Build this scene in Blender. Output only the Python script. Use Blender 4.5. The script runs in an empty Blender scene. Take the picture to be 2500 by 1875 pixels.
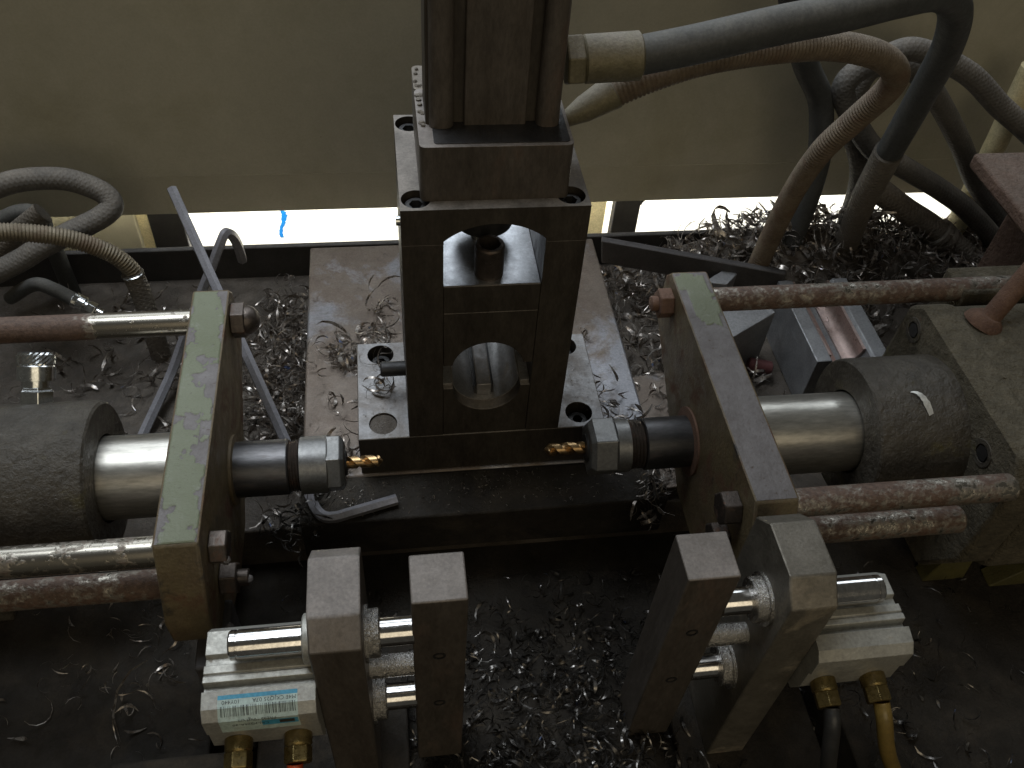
import bpy, bmesh, math, random
from mathutils import Vector, Matrix, noise as mnoise
from mathutils.geometry import tessellate_polygon
S = 0.001                                   # all dimensions below are in millimetres
sc = bpy.context.scene
col = sc.collection

# ------------------------------------------------------------------ camera, world, light, exposure
cam = bpy.data.cameras.new('camera'); co = bpy.data.objects.new('camera', cam); col.objects.link(co)
cam.sensor_width = 36.0; cam.lens = 36.0 * 2193 / 2500; cam.clip_start = 0.01; cam.clip_end = 50
R = Matrix(((0.99038, -0.12521, 0.05897), (-0.05351, -0.73934, -0.6712), (0.12764, 0.66159, -0.73893)))
rt = R.transposed()                         # columns: camera right, down, forward in the world
right, down, fwd = (Vector(rt.col[i]) for i in range(3))
rot = Matrix((right, -down, -fwd)).transposed()
co.matrix_world = Matrix.Translation(Vector((-54.36, -360.73, 483.61)) * S) @ rot.to_4x4()
sc.camera = co

w = bpy.data.worlds.new('World'); sc.world = w; w.use_nodes = True
w.node_tree.nodes['Background'].inputs[0].default_value = (0.60, 0.58, 0.50, 1)
w.node_tree.nodes['Background'].inputs[1].default_value = 0.075

def area(name, loc, target, sx, sy, power, color):
    l = bpy.data.lights.new(name, 'AREA'); l.shape = 'RECTANGLE'; l.size = sx; l.size_y = sy
    l.energy = power; l.color = color
    o = bpy.data.objects.new(name, l); col.objects.link(o)
    o.location = Vector(loc) * S
    d = (Vector(target) - Vector(loc)).normalized()
    o.rotation_euler = d.to_track_quat('-Z', 'Y').to_euler()
    return o
area('window_light', (0, 1150, 1060), (0, 0, 60), 2.4, 0.55, 10, (0.84, 0.92, 1.0))
area('overhead_light', (-260, 330, 1150), (-40, 150, 0), 0.7, 0.5, 1.6, (0.86, 0.93, 1.0)).data.spread = math.radians(75)
area('room_light', (120, -1150, 820), (20, 160, 160), 1.0, 0.8, 2.6, (1.0, 0.86, 0.62))
area('daylight_behind_cover', (100, 345, 120), (100, 420, -110), 1.4, 0.08, 13, (1.0, 0.985, 0.93))

vs = sc.view_settings
vs.view_transform = 'Standard'; vs.look = 'None'; vs.exposure = 0.2; vs.gamma = 1.0
vs.use_curve_mapping = False

# ------------------------------------------------------------------ materials
def new_mat(name):
    m = bpy.data.materials.new(name); m.use_nodes = True
    return m, m.node_tree, m.node_tree.nodes['Principled BSDF']

def noise(nt, vec, scale, detail=4, rough=0.6, dist=0.0):
    n = nt.nodes.new('ShaderNodeTexNoise'); n.inputs['Scale'].default_value = scale
    n.inputs['Detail'].default_value = detail; n.inputs['Roughness'].default_value = rough
    n.inputs['Distortion'].default_value = dist
    nt.links.new(vec, n.inputs['Vector']); return n.outputs['Fac']

def ramp(nt, fac, a, b, va=0.0, vb=1.0):
    r = nt.nodes.new('ShaderNodeMapRange'); r.inputs['From Min'].default_value = a; r.inputs['From Max'].default_value = b
    r.inputs['To Min'].default_value = va; r.inputs['To Max'].default_value = vb
    nt.links.new(fac, r.inputs['Value']); return r.outputs['Result']

def mixc(nt, fac, a, b):
    x = nt.nodes.new('ShaderNodeMix'); x.data_type = 'RGBA'
    nt.links.new(fac, x.inputs[0])
    for k, v in ((6, a), (7, b)):
        if hasattr(v, 'is_linked') or hasattr(v, 'links'): nt.links.new(v, x.inputs[k])
        else: x.inputs[k].default_value = (*v, 1)
    return x.outputs[2]

def mixf(nt, fac, a, b):
    x = nt.nodes.new('ShaderNodeMix'); x.data_type = 'FLOAT'
    nt.links.new(fac, x.inputs[0])
    for k, v in ((2, a), (3, b)):
        if hasattr(v, 'links'): nt.links.new(v, x.inputs[k])
        else: x.inputs[k].default_value = v
    return x.outputs[0]

def math_(nt, op, a, b=None):
    x = nt.nodes.new('ShaderNodeMath'); x.operation = op
    for k, v in ((0, a), (1, b)):
        if v is None: continue
        if hasattr(v, 'links'): nt.links.new(v, x.inputs[k])
        else: x.inputs[k].default_value = v
    return x.outputs[0]

def M(name, c1, c2, scale=120, rough=0.5, rvar=0.15, metal=0.0, bump=0.0, bscale=900, patches=(), dust=None,
      stretch=(1, 1, 1), spec=0.5, bdist=0.0016, grain=0.22):
    """two-tone noisy surface, optional wear patches (colour, scale, lo, hi, metal, rough) and settled dust (colour, amount)"""
    m, nt, p = new_mat(name)
    tc = nt.nodes.new('ShaderNodeTexCoord'); mp = nt.nodes.new('ShaderNodeMapping'); mp.inputs['Scale'].default_value = stretch
    nt.links.new(tc.outputs['Object'], mp.inputs['Vector']); v = mp.outputs[0]
    f = ramp(nt, noise(nt, v, scale, 6, 0.65), 0.3, 0.7)
    c = mixc(nt, f, c1, c2)
    fr = noise(nt, v, scale * 3.1, 3)
    r = ramp(nt, fr, 0.3, 0.7, rough - rvar, rough + rvar)
    mt = None; height = None
    for (pc, ps, lo, hi, pm, pr) in patches:
        k = ramp(nt, noise(nt, v, ps, 7, 0.68, 0.4), lo, hi)
        c = mixc(nt, k, c, pc); r = mixf(nt, k, r, pr)
        mt = mixf(nt, k, metal if mt is None else mt, pm)
    if dust:
        g = nt.nodes.new('ShaderNodeNewGeometry'); sx = nt.nodes.new('ShaderNodeSeparateXYZ'); nt.links.new(g.outputs['Normal'], sx.inputs[0])
        up = ramp(nt, sx.outputs[2], 0.25, 0.95)
        d = math_(nt, 'MULTIPLY', up, ramp(nt, noise(nt, v, 60, 6, 0.7), 0.30, 0.62, 0.35, 1.0))
        d = math_(nt, 'MULTIPLY', d, dust[1])
        c = mixc(nt, d, c, dust[0]); r = mixf(nt, d, r, 0.9)
        mt = mixf(nt, d, metal if mt is None else mt, 0.0)
    if grain:                                   # fine mottling of grime and wear
        gm = nt.nodes.new('ShaderNodeMix'); gm.data_type = 'RGBA'; gm.blend_type = 'MULTIPLY'; gm.inputs[0].default_value = 1.0
        gn = math_(nt, 'MULTIPLY', ramp(nt, noise(nt, v, 620, 5, 0.7), 0.3, 0.7, 1 - grain, 1 + grain), ramp(nt, noise(nt, v, 48, 6, 0.72), 0.3, 0.7, 1 - grain * .8, 1 + grain * .8))
        nt.links.new(c, gm.inputs[6]); nt.links.new(gn, gm.inputs[7]); c = gm.outputs[2]
    nt.links.new(c, p.inputs['Base Color']); nt.links.new(r, p.inputs['Roughness'])
    if mt is None: p.inputs['Metallic'].default_value = metal
    else: nt.links.new(mt, p.inputs['Metallic'])
    p.inputs['Specular IOR Level'].default_value = spec
    if bump:
        b = nt.nodes.new('ShaderNodeBump'); b.inputs['Strength'].default_value = bump; b.inputs['Distance'].default_value = bdist
        nt.links.new(noise(nt, v, bscale, 5, 0.7), b.inputs['Height']); nt.links.new(b.outputs[0], p.inputs['Normal'])
    return m

DUST = (0.17, 0.145, 0.115)
RUST = (0.13, 0.060, 0.030)
mats = dict(
    tower=M('tower_steel', (0.050, 0.041, 0.032), (0.080, 0.068, 0.054), 60, 0.48, 0.1, 0.45, 0.12, 1500, dust=((0.30, 0.27, 0.24), 0.85), stretch=(1, 1, 0.35)),
    slider=M('slider_steel', (0.10, 0.088, 0.072), (0.14, 0.125, 0.105), 80, 0.42, 0.1, 0.75, 0.08, 1500, patches=[((0.30, 0.31, 0.33), 45, 0.40, 0.62, 0.85, 0.34)]),
    bore=M('bright_bore', (0.52, 0.51, 0.50), (0.60, 0.59, 0.58), 60, 0.34, 0.05, 0.8, 0.1, 1500, patches=[((0.30, 0.25, 0.20), 50, 0.56, 0.72, 0.2, 0.6)]),
    jawtop=M('ground_jaw_top', (0.42, 0.43, 0.45), (0.50, 0.51, 0.53), 60, 0.33, 0.05, 0.85, 0.05, 1500),
    machined=M('ground_steel', (0.20, 0.195, 0.195), (0.27, 0.265, 0.265), 70, 0.46, 0.08, 0.5, 0.1, 1400, patches=[((0.19, 0.165, 0.145), 30, 0.46, 0.70, 0.15, 0.75)]),
    base=M('base_plate_steel', (0.15, 0.115, 0.09), (0.21, 0.175, 0.145), 30, 0.55, 0.12, 0.35, 0.18, 1300, patches=[((0.30, 0.30, 0.32), 14, 0.52, 0.62, 0.6, 0.42), ((0.085, 0.062, 0.048), 90, 0.58, 0.72, 0.0, 0.85)]),
    black=M('black_oxide', (0.018, 0.017, 0.017), (0.035, 0.033, 0.032), 90, 0.5, 0.12, 0.3, 0.12),
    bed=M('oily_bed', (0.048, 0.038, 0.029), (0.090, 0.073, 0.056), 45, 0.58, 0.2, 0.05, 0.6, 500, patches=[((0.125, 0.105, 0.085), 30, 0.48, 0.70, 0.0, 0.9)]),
    shadedoilbed=M('shaded_oily_bed', (0.016, 0.013, 0.010), (0.032, 0.027, 0.021), 45, 0.72, 0.15, 0.0, 0.6, 400, patches=[((0.050, 0.041, 0.031), 30, 0.50, 0.70, 0.0, 0.9)], spec=0.25),  # near-black copy of bed: shade of ledge and pit put into its colour
    rim=M('tray_rim_paint', (0.026, 0.024, 0.022), (0.045, 0.041, 0.037), 40, 0.5, 0.12, 0.0, 0.2, 700, dust=((0.14, 0.13, 0.12), 0.7)),
    panel=M('beige_cover_paint', (0.395, 0.368, 0.28), (0.465, 0.437, 0.338), 4, 0.5, 0.06, 0.0, 0.02, 400, patches=[((0.34, 0.315, 0.22), 9, 0.50, 0.78, 0.0, 0.5), ((0.16, 0.13, 0.085), 55, 0.700, 0.730, 0.0, 0.7)], grain=0.06),
    cream=M('cream_wall_paint', (0.84, 0.83, 0.76), (0.88, 0.87, 0.81), 9, 0.7, 0.1),
    creamdark=M('cream_post_paint', (0.55, 0.47, 0.26), (0.66, 0.58, 0.36), 22, 0.6, 0.1, patches=[((0.30, 0.24, 0.12), 40, 0.55, 0.7, 0, 0.7)]),
    blue=M('blue_paint', (0.0, 0.11, 0.36), (0.0, 0.16, 0.45), 200, 0.6),
    quill=M('polished_quill', (0.50, 0.475, 0.42), (0.58, 0.555, 0.50), 25, 0.33, 0.05, 0.9, 0.04, 1800, stretch=(0.2, 1, 1),
            patches=[((0.17, 0.14, 0.10), 210, 0.68, 0.76, 0.1, 0.7)]),
    chrome=M('chromed_rod', (0.60, 0.58, 0.56), (0.66, 0.64, 0.62), 60, 0.14, 0.03, 1.0, patches=[((0.28, 0.24, 0.19), 260, 0.70, 0.78, 0.2, 0.6)]),
    chromeoil=M('oily_rod', (0.45, 0.43, 0.40), (0.55, 0.53, 0.50), 120, 0.22, 0.08, 1.0, 0.7, 700, patches=[((0.12, 0.10, 0.08), 190, 0.60, 0.70, 0.3, 0.5)]),
    plateside=M('stained_green_paint', (0.145, 0.112, 0.055), (0.100, 0.070, 0.040), 35, 0.5, 0.15, 0.0, 0.35, 500, patches=[((0.10, 0.045, 0.022), 40, 0.52, 0.66, 0.0, 0.8), ((0.03, 0.026, 0.022), 60, 0.60, 0.7, 0.0, 0.5)]),
    housing=M('dirty_housing_paint', (0.040, 0.033, 0.024), (0.085, 0.073, 0.056), 60, 0.5, 0.15, 0.1, 0.9, 200, bdist=0.0025, patches=[((0.22, 0.20, 0.15), 46, 0.63, 0.72, 0.0, 0.6), ((0.10, 0.085, 0.03), 30, 0.58, 0.70, 0.0, 0.6)]),
    casting=M('dusty_casting', (0.070, 0.058, 0.036), (0.125, 0.105, 0.070), 90, 0.9, 0.08, 0.0, 1.0, 150, bdist=0.005, patches=[((0.16, 0.062, 0.035), 28, 0.66, 0.72, 0.0, 0.8), ((0.13, 0.12, 0.03), 18, 0.64, 0.72, 0.0, 0.6)]),
    yellowgreen=M('yellow_green_paint', (0.10, 0.088, 0.025), (0.07, 0.06, 0.024), 60, 0.6, 0.1, 0, 0.4, 500),
    redoxide=M('red_oxide_paint', (0.130, 0.078, 0.052), (0.165, 0.102, 0.074), 50, 0.8, 0.1, 0, 1.0, 180, bdist=0.004, dust=((0.165, 0.125, 0.10), 0.9)),
    rust=M('heavy_rust', (0.10, 0.05, 0.03), (0.17, 0.095, 0.06), 150, 0.85, 0.1, 0.0, 0.9, 900),
    nut=M('dark_nut_steel', (0.075, 0.060, 0.050), (0.115, 0.095, 0.082), 130, 0.36, 0.1, 0.7, 0.2, 1200, patches=[(RUST, 70, 0.56, 0.68, 0.0, 0.8)]),
    rustnut=M('rusty_nut', (0.12, 0.062, 0.038), (0.18, 0.105, 0.072), 130, 0.7, 0.1, 0.1, 0.5, 900),
    shank=M('blued_shank', (0.075, 0.075, 0.078), (0.12, 0.115, 0.115), 60, 0.40, 0.1, 0.85, 0.1, 1500, stretch=(0.3, 1, 1), patches=[((0.09, 0.06, 0.045), 70, 0.56, 0.7, 0.2, 0.7)]),
    collet=M('collet_nut_steel', (0.16, 0.16, 0.158), (0.21, 0.208, 0.20), 60, 0.42, 0.06, 0.7, 0.06, 1500, patches=[((0.10, 0.09, 0.08), 90, 0.62, 0.74, 0.4, 0.6)]),
    tin=M('gold_drill_coating', (0.38, 0.25, 0.12), (0.47, 0.32, 0.165), 200, 0.34, 0.05, 1.0),
    alu=M('dirty_aluminium', (0.33, 0.32, 0.285), (0.40, 0.39, 0.35), 110, 0.48, 0.1, 0.45, 0.1, 1500, patches=[((0.26, 0.23, 0.18), 150, 0.60, 0.72, 0.1, 0.75), ((0.10, 0.085, 0.065), 420, 0.68, 0.74, 0.0, 0.7)]),
    brass=M('dirty_brass', (0.22, 0.165, 0.065), (0.32, 0.24, 0.10), 120, 0.32, 0.1, 0.9, 0.15, 1100, patches=[((0.09, 0.07, 0.04), 90, 0.54, 0.68, 0.1, 0.7)]),
    brassdust=M('dusty_brass', (0.165, 0.145, 0.085), (0.215, 0.19, 0.125), 90, 0.48, 0.12, 0.45, 0.3, 800, dust=((0.22, 0.195, 0.165), 0.95)),
    clamp=M('browned_clamp_steel', (0.100, 0.083, 0.067), (0.150, 0.128, 0.108), 70, 0.42, 0.08, 0.55, 0.12, 1500, dust=((0.30, 0.27, 0.25), 0.7), patches=[((0.115, 0.075, 0.056), 28, 0.55, 0.72, 0.2, 0.6)], stretch=(1, 1, 0.3)),
    clampR=M('grey_clamp_steel', (0.135, 0.120, 0.094), (0.185, 0.166, 0.136), 60, 0.46, 0.1, 0.5, 0.18, 1100, patches=[((0.165, 0.098, 0.070), 26, 0.58, 0.72, 0.0, 0.7), ((0.26, 0.22, 0.16), 30, 0.56, 0.7, 0.1, 0.7)]),
    hex=M('hex_key_steel', (0.19, 0.185, 0.20), (0.24, 0.235, 0.25), 90, 0.42, 0.08, 0.25, 0.05, 1500),
    nickel=M('nickel_coupler', (0.62, 0.64, 0.64), (0.70, 0.71, 0.70), 80, 0.22, 0.06, 1.0),
    coppertrough=M('copper_lined_trough', (0.42, 0.30, 0.26), (0.50, 0.40, 0.37), 50, 0.35, 0.1, 0.8, 0.15, 900),
    scrap=M('scrap_plate_steel', (0.24, 0.24, 0.245), (0.30, 0.30, 0.305), 60, 0.5, 0.1, 0.5, 0.1, 1200),
    darkbar=M('dark_flat_bar', (0.060, 0.055, 0.055), (0.085, 0.078, 0.076), 60, 0.6, 0.1, 0.2, 0.2, 900),
    tubeblack=M('black_tube', (0.02, 0.02, 0.02), (0.035, 0.034, 0.033), 60, 0.45, 0.1, 0, 0.1),
    tubeyellow=M('yellow_tube', (0.165, 0.11, 0.025), (0.21, 0.14, 0.036), 60, 0.4, 0.1),
    tubered=M('red_tube', (0.40, 0.05, 0.012), (0.48, 0.07, 0.02), 60, 0.4, 0.1),
    redbit=M('dark_red_bolt', (0.09, 0.03, 0.03), (0.13, 0.05, 0.048), 60, 0.4, 0.1, 0.2, 0.2),
    sticker=M('pale_sticker', (0.40, 0.50, 0.46), (0.44, 0.53, 0.49), 200, 0.45, 0.1, patches=[((0.30, 0.31, 0.27), 160, 0.58, 0.7, 0, 0.7)]),
    stickerblue=M('blue_print', (0.05, 0.26, 0.42), (0.07, 0.33, 0.47), 300, 0.45, 0.1),
    ink=M('black_print', (0.035, 0.045, 0.045), (0.06, 0.07, 0.07), 600, 0.6, 0.1),
    weld=M('weld_spatter', (0.10, 0.09, 0.085), (0.2, 0.18, 0.17), 300, 0.5, 0.1, 0.5, 0.6),
    whiteflake=M('pale_shaving', (0.55, 0.54, 0.50), (0.65, 0.64, 0.60), 300, 0.5, 0.1, 0.3),
)

def rod_mat(name, xa, va, xb, vb):
    """bright rod rusting towards one end: rust where noise + bias(x) is high"""
    m, nt, p = new_mat(name)
    tc = nt.nodes.new('ShaderNodeTexCoord'); mp = nt.nodes.new('ShaderNodeMapping'); mp.inputs['Scale'].default_value = (0.8, 1, 1)
    nt.links.new(tc.outputs['Object'], mp.inputs['Vector']); v = mp.outputs[0]
    sp = nt.nodes.new('ShaderNodeSeparateXYZ'); nt.links.new(tc.outputs['Object'], sp.inputs[0])
    bias = ramp(nt, sp.outputs[0], xa, xb, va, vb)
    n = math_(nt, 'ADD', math_(nt, 'ADD', math_(nt, 'MULTIPLY', noise(nt, v, 55, 6, 0.7), 0.6), math_(nt, 'MULTIPLY', noise(nt, v, 330, 4, 0.6), 0.4)), bias)
    k = ramp(nt, n, 0.52, 0.64)
    st = mixc(nt, noise(nt, v, 140, 4), (0.30, 0.275, 0.225), (0.40, 0.37, 0.32))
    ru = mixc(nt, ramp(nt, noise(nt, v, 420, 5, 0.7), 0.35, 0.65), (0.070, 0.042, 0.029), (0.145, 0.090, 0.063))
    nt.links.new(mixc(nt, k, st, ru), p.inputs['Base Color']); nt.links.new(mixf(nt, k, 0.27, 0.62), p.inputs['Roughness']); nt.links.new(mixf(nt, k, 0.95, 0.0), p.inputs['Metallic'])
    b = nt.nodes.new('ShaderNodeBump'); b.inputs['Strength'].default_value = 0.5; b.inputs['Distance'].default_value = 0.0012
    nt.links.new(math_(nt, 'MULTIPLY', k, noise(nt, v, 700, 5, 0.7)), b.inputs['Height']); nt.links.new(b.outputs[0], p.inputs['Normal'])
    return m
# local x of the left unit is measured from -230 mm, of the right unit from 250 mm
mats['rodLF'] = rod_mat('left_rear_rod', -0.010, 0.30, 0.010, -0.06)
mats['rodLN'] = rod_mat('left_front_rod', -0.060, 0.22, -0.030, 0.015)
mats['rodLL'] = rod_mat('left_low_rod', -0.060, 0.16, 0.06, 0.10)
mats['rodRF'] = rod_mat('right_rear_rod', -0.100, 0.14, 0.12, 0.12)
mats['rodRN'] = rod_mat('right_front_rod', -0.090, 0.13, 0.02, 0.10)
def paint_mat(name):
    """sage-green paint over bare steel; the paint attribute of the mesh says where the film is left"""
    m, nt, p = new_mat(name)
    tc = nt.nodes.new('ShaderNodeTexCoord'); v = tc.outputs['Object']
    at = nt.nodes.new('ShaderNodeAttribute'); at.attribute_name = 'paint'
    k = ramp(nt, at.outputs['Fac'], 0.35, 0.65)
    g = mixc(nt, ramp(nt, noise(nt, v, 16, 3), 0.35, 0.65), (0.128, 0.142, 0.078), (0.175, 0.190, 0.125))
    g = mixc(nt, ramp(nt, noise(nt, v, 110, 6, 0.7), 0.58, 0.72), g, (0.22, 0.23, 0.185))
    g = mixc(nt, ramp(nt, noise(nt, v, 260, 6, 0.7), 0.62, 0.74), g, (0.075, 0.068, 0.045))
    b = mixc(nt, ramp(nt, noise(nt, v, 90, 6, 0.7), 0.3, 0.7), (0.120, 0.106, 0.100), (0.200, 0.185, 0.182))
    b = mixc(nt, ramp(nt, noise(nt, v, 300, 5, 0.7), 0.60, 0.72), b, (0.085, 0.060, 0.045))
    nt.links.new(mixc(nt, k, b, g), p.inputs['Base Color'])
    nt.links.new(mixf(nt, k, 0.58, 0.48), p.inputs['Roughness']); nt.links.new(mixf(nt, k, 0.3, 0.0), p.inputs['Metallic'])
    bp = nt.nodes.new('ShaderNodeBump'); bp.inputs['Strength'].default_value = 0.6; bp.inputs['Distance'].default_value = 0.0012
    nt.links.new(noise(nt, v, 420, 5, 0.7), bp.inputs['Height']); nt.links.new(bp.outputs[0], p.inputs['Normal'])
    return m
mats['flaking'] = paint_mat('flaking_green_paint')

def hose_mat(name, c1, c2, dustc, dusta, bump, braid=True):
    m = M(name, c1, c2, 80, 0.6, 0.1, 0.0, 0.0, dust=(dustc, dusta))
    nt = m.node_tree; p = nt.nodes['Principled BSDF']
    at = nt.nodes.new('ShaderNodeUVMap')
    sp = nt.nodes.new('ShaderNodeSeparateXYZ'); nt.links.new(at.outputs[0], sp.inputs[0])
    a = math_(nt, 'SINE', math_(nt, 'ADD', math_(nt, 'MULTIPLY', sp.outputs[0], 1700), math_(nt, 'MULTIPLY', sp.outputs[1], 6.2832 * 9)))
    b = math_(nt, 'SINE', math_(nt, 'SUBTRACT', math_(nt, 'MULTIPLY', sp.outputs[0], 1700), math_(nt, 'MULTIPLY', sp.outputs[1], 6.2832 * 9)))
    h = math_(nt, 'MAXIMUM', a, b) if braid else math_(nt, 'MULTIPLY', a, 0.2)
    tc = nt.nodes.new('ShaderNodeTexCoord')
    h = math_(nt, 'ADD', math_(nt, 'MULTIPLY', h, 0.5), math_(nt, 'MULTIPLY', noise(nt, tc.outputs['Object'], 700, 5, 0.7), 1.2))
    bp = nt.nodes.new('ShaderNodeBump'); bp.inputs['Strength'].default_value = bump; bp.inputs['Distance'].default_value = 0.0006
    nt.links.new(h, bp.inputs['Height']); nt.links.new(bp.outputs[0], p.inputs['Normal'])
    return m
mats['hose'] = hose_mat('black_rubber_hose', (0.040, 0.042, 0.042), (0.055, 0.057, 0.056), (0.17, 0.16, 0.14), 0.75, 0.25, False)
mats['braid'] = hose_mat('braided_hose', (0.075, 0.070, 0.064), (0.105, 0.098, 0.088), (0.21, 0.185, 0.155), 0.8, 0.5)
mats['dustyhose'] = hose_mat('dust_caked_hose', (0.12, 0.105, 0.085), (0.16, 0.14, 0.115), (0.22, 0.19, 0.155), 0.9, 1.0)
mats['conduit'] = M('armoured_conduit', (0.19, 0.16, 0.11), (0.27, 0.235, 0.17), 120, 0.42, 0.1, 0.7, 0.3, 900, dust=((0.20, 0.165, 0.125), 0.45), patches=[((0.115, 0.075, 0.045), 40, 0.50, 0.66, 0.0, 0.8)])
mats['conduitrust'] = M('rusty_conduit', (0.12, 0.088, 0.058), (0.185, 0.145, 0.10), 120, 0.6, 0.1, 0.3, 0.5, 700, dust=((0.22, 0.185, 0.145), 0.6), patches=[((0.105, 0.062, 0.038), 40, 0.50, 0.66, 0.0, 0.85)])

def chip_mat(name, ca, cb, metal):
    m, nt, p = new_mat(name)
    tc = nt.nodes.new('ShaderNodeTexCoord'); v = tc.outputs['Object']
    f = noise(nt, v, 180, 3)
    c = mixc(nt, ramp(nt, f, 0.35, 0.65), ca, cb)
    c = mixc(nt, ramp(nt, noise(nt, v, 75, 2), 0.70, 0.74), c, (0.16, 0.22, 0.42))
    nt.links.new(c, p.inputs['Base Color']); p.inputs['Metallic'].default_value = metal
    nt.links.new(ramp(nt, noise(nt, v, 400, 2), 0.3, 0.7, 0.22, 0.42), p.inputs['Roughness'])
    return m
mats['chips'] = chip_mat('steel_shavings', (0.14, 0.108, 0.082), (0.50, 0.465, 0.43), 0.7)
mats['shadedoilychips'] = chip_mat('shaded_oily_shavings', (0.03, 0.026, 0.022), (0.24, 0.225, 0.21), 0.85)  # darker copy of chips: shade of pit and lower bed put into the colour

# ------------------------------------------------------------------ mesh helpers
class MB:
    def __init__(s): s.v = []; s.f = []; s.uv = None
    def add(s, vs, fs):
        n = len(s.v); s.v += [tuple(p) for p in vs]; s.f += [tuple(i + n for i in q) for q in fs]; return s
    def box(s, x0, x1, y0, y1, z0, z1):
        return s.prism([(x0, y0), (x1, y0), (x1, y1), (x0, y1)], 'z', z0, z1)
    def prism(s, poly, axis, a, b, holes=()):
        def P(q, t):
            return {'x': (t, q[0], q[1]), 'y': (q[0], t, q[1]), 'z': (q[0], q[1], t)}[axis]
        loops = [list(poly)] + [list(h) for h in holes]
        flat = [q for l in loops for q in l]; n = len(flat)
        vs = [P(q, a) for q in flat] + [P(q, b) for q in flat]; fs = []
        if holes or len(poly) > 4:
            for t in tessellate_polygon([[Vector((q[0], q[1], 0)) for q in l] for l in loops]):
                fs.append(tuple(t)); fs.append(tuple(i + n for i in reversed(t)))
        else:
            fs.append(tuple(reversed(range(n)))); fs.append(tuple(range(n, 2 * n)))
        o = 0
        for l in loops:
            k = len(l)
            for i in range(k): fs.append((o + i, o + (i + 1) % k, o + (i + 1) % k + n, o + i + n))
            o += k
        return s.add(vs, fs)
    def lathe(s, prof, org, d, seg=32, rot=0.0, cap=True):
        d = Vector(d).normalized(); org = Vector(org)
        u = d.orthogonal().normalized() if abs(d.x) < 0.99 else Vector((0, 0, 1))
        u = (u - d * u.dot(d)).normalized(); q = d.cross(u)
        vs = []; fs = []
        for t, r in prof:
            for i in range(seg):
                a = rot + 2 * math.pi * i / seg
                vs.append(org + d * t + (u * math.cos(a) + q * math.sin(a)) * r)
        for j in range(len(prof) - 1):
            for i in range(seg):
                k = (i + 1) % seg
                fs.append((j * seg + i, j * seg + k, (j + 1) * seg + k, (j + 1) * seg + i))
        if cap:
            fs.append(tuple(reversed(range(seg)))); fs.append(tuple(range((len(prof) - 1) * seg, len(prof) * seg)))
        return s.add(vs, fs)
    def build(s, name, mat, parent=None, smooth=True, bevel=0.0, org=(0, 0, 0), label=None, sharp=32):
        if parent is not None: org = parent.get('_org', org)
        me = bpy.data.meshes.new(name)
        me.from_pydata([((x - org[0]) * S, (y - org[1]) * S, (z - org[2]) * S) for x, y, z in s.v], [], s.f)
        bm = bmesh.new(); bm.from_mesh(me)
        bmesh.ops.recalc_face_normals(bm, faces=bm.faces); bm.to_mesh(me); bm.free()
        if smooth:
            me.polygons.foreach_set('use_smooth', [True] * len(me.polygons)); me.set_sharp_from_angle(angle=math.radians(sharp))
        me.materials.append(mats[mat])
        o = bpy.data.objects.new(name, me); col.objects.link(o)
        if parent is not None:
            o.parent = parent; o['_org'] = list(org)
        else:
            o.location = Vector(org) * S; o['_org'] = list(org)
        if bevel:
            b = o.modifiers.new('bevel', 'BEVEL'); b.width = bevel * S; b.segments = 2; b.limit_method = 'ANGLE'; b.angle_limit = math.radians(40)
            b.harden_normals = False
        if label: o['label'] = label
        return o

def thing(name, loc, label, cat, group=None):
    o = bpy.data.objects.new(name, None); col.objects.link(o); o.location = Vector(loc) * S; o['_org'] = list(loc)
    o.empty_display_size = 0.01
    tag(o, label, cat, group); return o
def tag(o, label, cat, group=None, kind=None):
    if label: o['label'] = label
    if cat: o['category'] = cat
    if group: o['group'] = group
    if kind: o['kind'] = kind
    return o
def structure(o): o['kind'] = 'structure'; return o

def smooth_path(pts, n=8):
    P = [Vector(p) for p in pts]; P = [2 * P[0] - P[1]] + P + [2 * P[-1] - P[-2]]; out = []
    for i in range(1, len(P) - 2):
        a, b, c, d = P[i - 1:i + 3]
        for k in range(n):
            t = k / n
            out.append(0.5 * ((2 * b) + (c - a) * t + (2 * a - 5 * b + 4 * c - d) * t * t + (3 * b - a - 3 * c + d) * t ** 3))
    out.append(P[-2]); return out

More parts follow.
